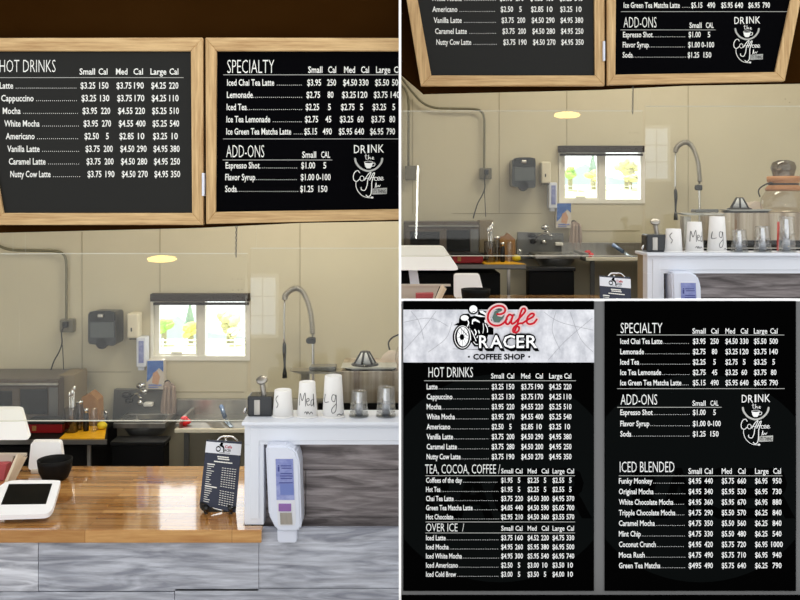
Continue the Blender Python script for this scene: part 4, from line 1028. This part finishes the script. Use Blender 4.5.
# logo, points measured on an 11.54 px per px view of (450,300)
lk = 11.54
def lg(fn): return lambda a, b: fn(450+a/lk, 300+b/lk)
bk, wh = B(), B(); g2, g3, g4 = lg(L2), lg(L3), lg(L4)
flat(bk, ell(142,425,112,148,40), g2)                                   # tyre
flat(bk, ell(265,108,60,58,24), g2)                                     # helmet outline
flat(bk, [(118,180),(150,160),(215,155),(240,190),(300,175),(420,190),(480,225),(470,290),(440,300),(500,330),(500,400),(440,400),(390,540),(280,535),(240,480),(235,300),(180,270),(100,270),(105,215)], g2)
flat(bk, [(325,110),(420,130),(470,200),(440,215),(380,205),(320,170)], g2)
flat(bk, [(40,290),(90,262),(200,262),(240,330),(180,300),(120,290)], g2)
flat(bk, [(30,560),(30,562),(330,572),(330,568)], g2)
obj('motorcycle_shadow', bk, 'logo_black', p1)
flat(wh, ell(268,104,46,44,24), g3); flat(wh, ell(168,205,46,32,24), g3)
flat(wh, ell(146,420,66,112,36), g3)
ribbon(wh, ell(143,424,90,128,40), 7, g3, 1, True)
flat(wh, [(255,225),(285,210),(335,240),(345,262),(290,240),(262,250),(262,280),(250,275)], g3)
flat(wh, [(335,120),(375,122),(425,160),(432,185),(415,190),(395,165),(350,145)], g3)
flat(wh, [(395,228),(470,218),(472,258),(420,265),(398,255)], g3)
flat(wh, [(285,165),(345,172),(420,195),(340,192),(290,180)], g3)
for s,w in (([(205,235),(215,265),(200,300)],12),([(245,350),(270,400),(300,470)],9),([(285,340),(300,370),(290,400)],14),([(330,350),(335,390),(310,430)],12),([(380,270),(385,330),(378,380)],7),([(405,275),(430,330),(430,370)],9),([(270,480),(300,510),(330,505)],7),([(440,300),(480,302)],6),([(225,320),(235,400),(240,460)],5)): ribbon(wh, s, w, g3)
obj('motorcycle_highlights', wh, 'logo_white', p1)
bk = B(); flat(bk, ell(137,425,26,34,20), g4)
for a in range(0,360,40):
    r = math.radians(a+12); ribbon(bk, [(140+20*math.cos(r),422+26*math.sin(r)),(146+62*math.cos(r),420+106*math.sin(r))], 3.2, g4)
ribbon(bk, [(255,140),(275,130),(300,145)], 6, g4); ribbon(bk, [(120,320),(165,370),(200,410)], 7, g4)
obj('motorcycle_lines', bk, 'logo_black', p1)
# Cafe script, measured on an 11.53 px per px view of (484,300)
def lc(fn, dx=0, dy=0): return lambda a, b: fn(484+(a+dx)/11.53, 300+(b+dy)/11.53)
strokes = [[(150,160),(190,160),(232,140),(240,100),(205,68),(140,68),(80,105),(45,170),(50,240),(100,285),(170,290),(225,260),(262,215)],
 [(325,180),(290,165),(258,205),(250,260),(275,275),(305,240),(330,180)],[(332,172),(312,240),(322,272),(355,255),(385,225)],
 [(385,225),(430,180),(470,130),(468,98),(440,100),(418,150),(395,230),(372,300),(345,365),(330,350),(345,310),(400,270),(440,265)],[(370,300),(400,310),(395,350),(362,372),(340,362)],
 [(440,265),(500,225),(560,190),(572,160),(540,155),(500,195),(490,250),(520,275),(570,262),(605,220)]]
for nm, m, w, fn_, dx, dy in (('script_shadow','logo_black',66,fz(ZM,.0068),14,16),('script_outline','logo_pink',60,fz(ZM,.0078),0,0),('script_lettering','logo_red',22,fz(ZM,.0094),0,0)):
    bm = B()
    for s in strokes: ribbon(bm, s, w, lc(fn_,dx,dy), 8)
    if nm == 'script_shadow':
        continue
    obj(nm, bm, m, p1)
bm = B(); flat(bm, [(92,200),(118,132),(160,106),(202,104),(204,124),(165,140),(136,160),(150,182),(200,192),(238,160),(215,210),(170,256),(115,250)], lc(fz(ZM,.0086))); obj('script_counter', bm, 'logo_green', p1)
bm = B(); e = [('R',478.9,488.2),('A',489.6,502.4),('C',502.8,514.6),('E',516.2,523.8),('R',526,537)]
for q, fn_ in ((0, fz(ZM,.0100)),):
    for ch,a,b in e:
        text(bm, ch, a-1, b+1, 334.2, 348.8, fn_, .05); text(bm, ch, a+.2, b+2.2, 335.2, 349.8, fz(ZM,.0098), .05)
obj('name_shadow', bm, 'logo_black', p1)
bm = B()
for ch,a,b in e: text(bm, ch, a, b, 335.2, 347.4, fz(ZM,.0108), .012)
obj('name_lettering', bm, 'logo_white', p1)
bm = B(); text(bm, 'COFFEE SHOP', 473, 524.8, 353.9, 359.2, L2, .036); flat(bm, ell(468.8,356.6,1,1,12), L2); flat(bm, ell(529,356.6,1,1,12), L2); obj('tagline_lettering', bm, 'logo_black', p1)

# ================================================================== light
w = bpy.data.worlds.new('World'); bpy.context.scene.world = w; w.use_nodes = True; nt = w.node_tree
bg = nt.nodes['Background']; tc = nt.nodes.new('ShaderNodeTexCoord'); sx = nt.nodes.new('ShaderNodeSeparateXYZ'); mr = nt.nodes.new('ShaderNodeMapRange')
mr.inputs['From Min'].default_value = -.15; mr.inputs['From Max'].default_value = .5; mr.inputs['To Min'].default_value = 1.3; mr.inputs['To Max'].default_value = 2.6
nt.links.new(tc.outputs['Generated'], sx.inputs[0]); nt.links.new(sx.outputs['Y'], mr.inputs['Value']); nt.links.new(mr.outputs[0], bg.inputs['Strength'])
bg.inputs['Color'].default_value = (.97,.985,1,1)
sun = bpy.data.lights.new('sun', 'SUN'); sun.energy = 7; sun.angle = .02; so = bpy.data.objects.new('sun', sun); C.objects.link(so)
so.rotation_euler = Vector((.25,-.55,-.8)).to_track_quat('-Z','Y').to_euler()
def area(x,y,z,sx_,sy_,e,col):  # unseen area light, added overhead to brighten a room's interior
    l = bpy.data.lights.new('added_fill_light','AREA'); l.shape = 'RECTANGLE'; l.size = sx_; l.size_y = sy_; l.energy = e; l.color = col
    o = bpy.data.objects.new('added_fill_light', l); C.objects.link(o); o.location = (x,y,z)
area(-.9,6.8,4.45,1.8,.8,62,(1,.93,.78))
d = shift(6.8); area(-.9+d.x,6.8+d.y,4.45+d.z,2.2,.8,72,(1,.93,.78))

cam = bpy.data.cameras.new('camera'); co = bpy.data.objects.new('camera', cam); C.objects.link(co); bpy.context.scene.camera = co
co.location = (0,0,EYE); co.rotation_euler = (math.pi/2,0,0)
cam.sensor_fit = 'HORIZONTAL'; cam.sensor_width = 36; cam.lens = 36*F/800; cam.shift_y = -(300-HOR)/800; cam.clip_end = 200
sc = bpy.context.scene
sc.view_settings.view_transform = 'Standard'; sc.view_settings.look = 'None'; sc.view_settings.gamma = 1; sc.view_settings.use_curve_mapping = False
sc.view_settings.exposure = 0
sc.cycles.transparent_max_bounces = 24; sc.cycles.max_bounces = 8
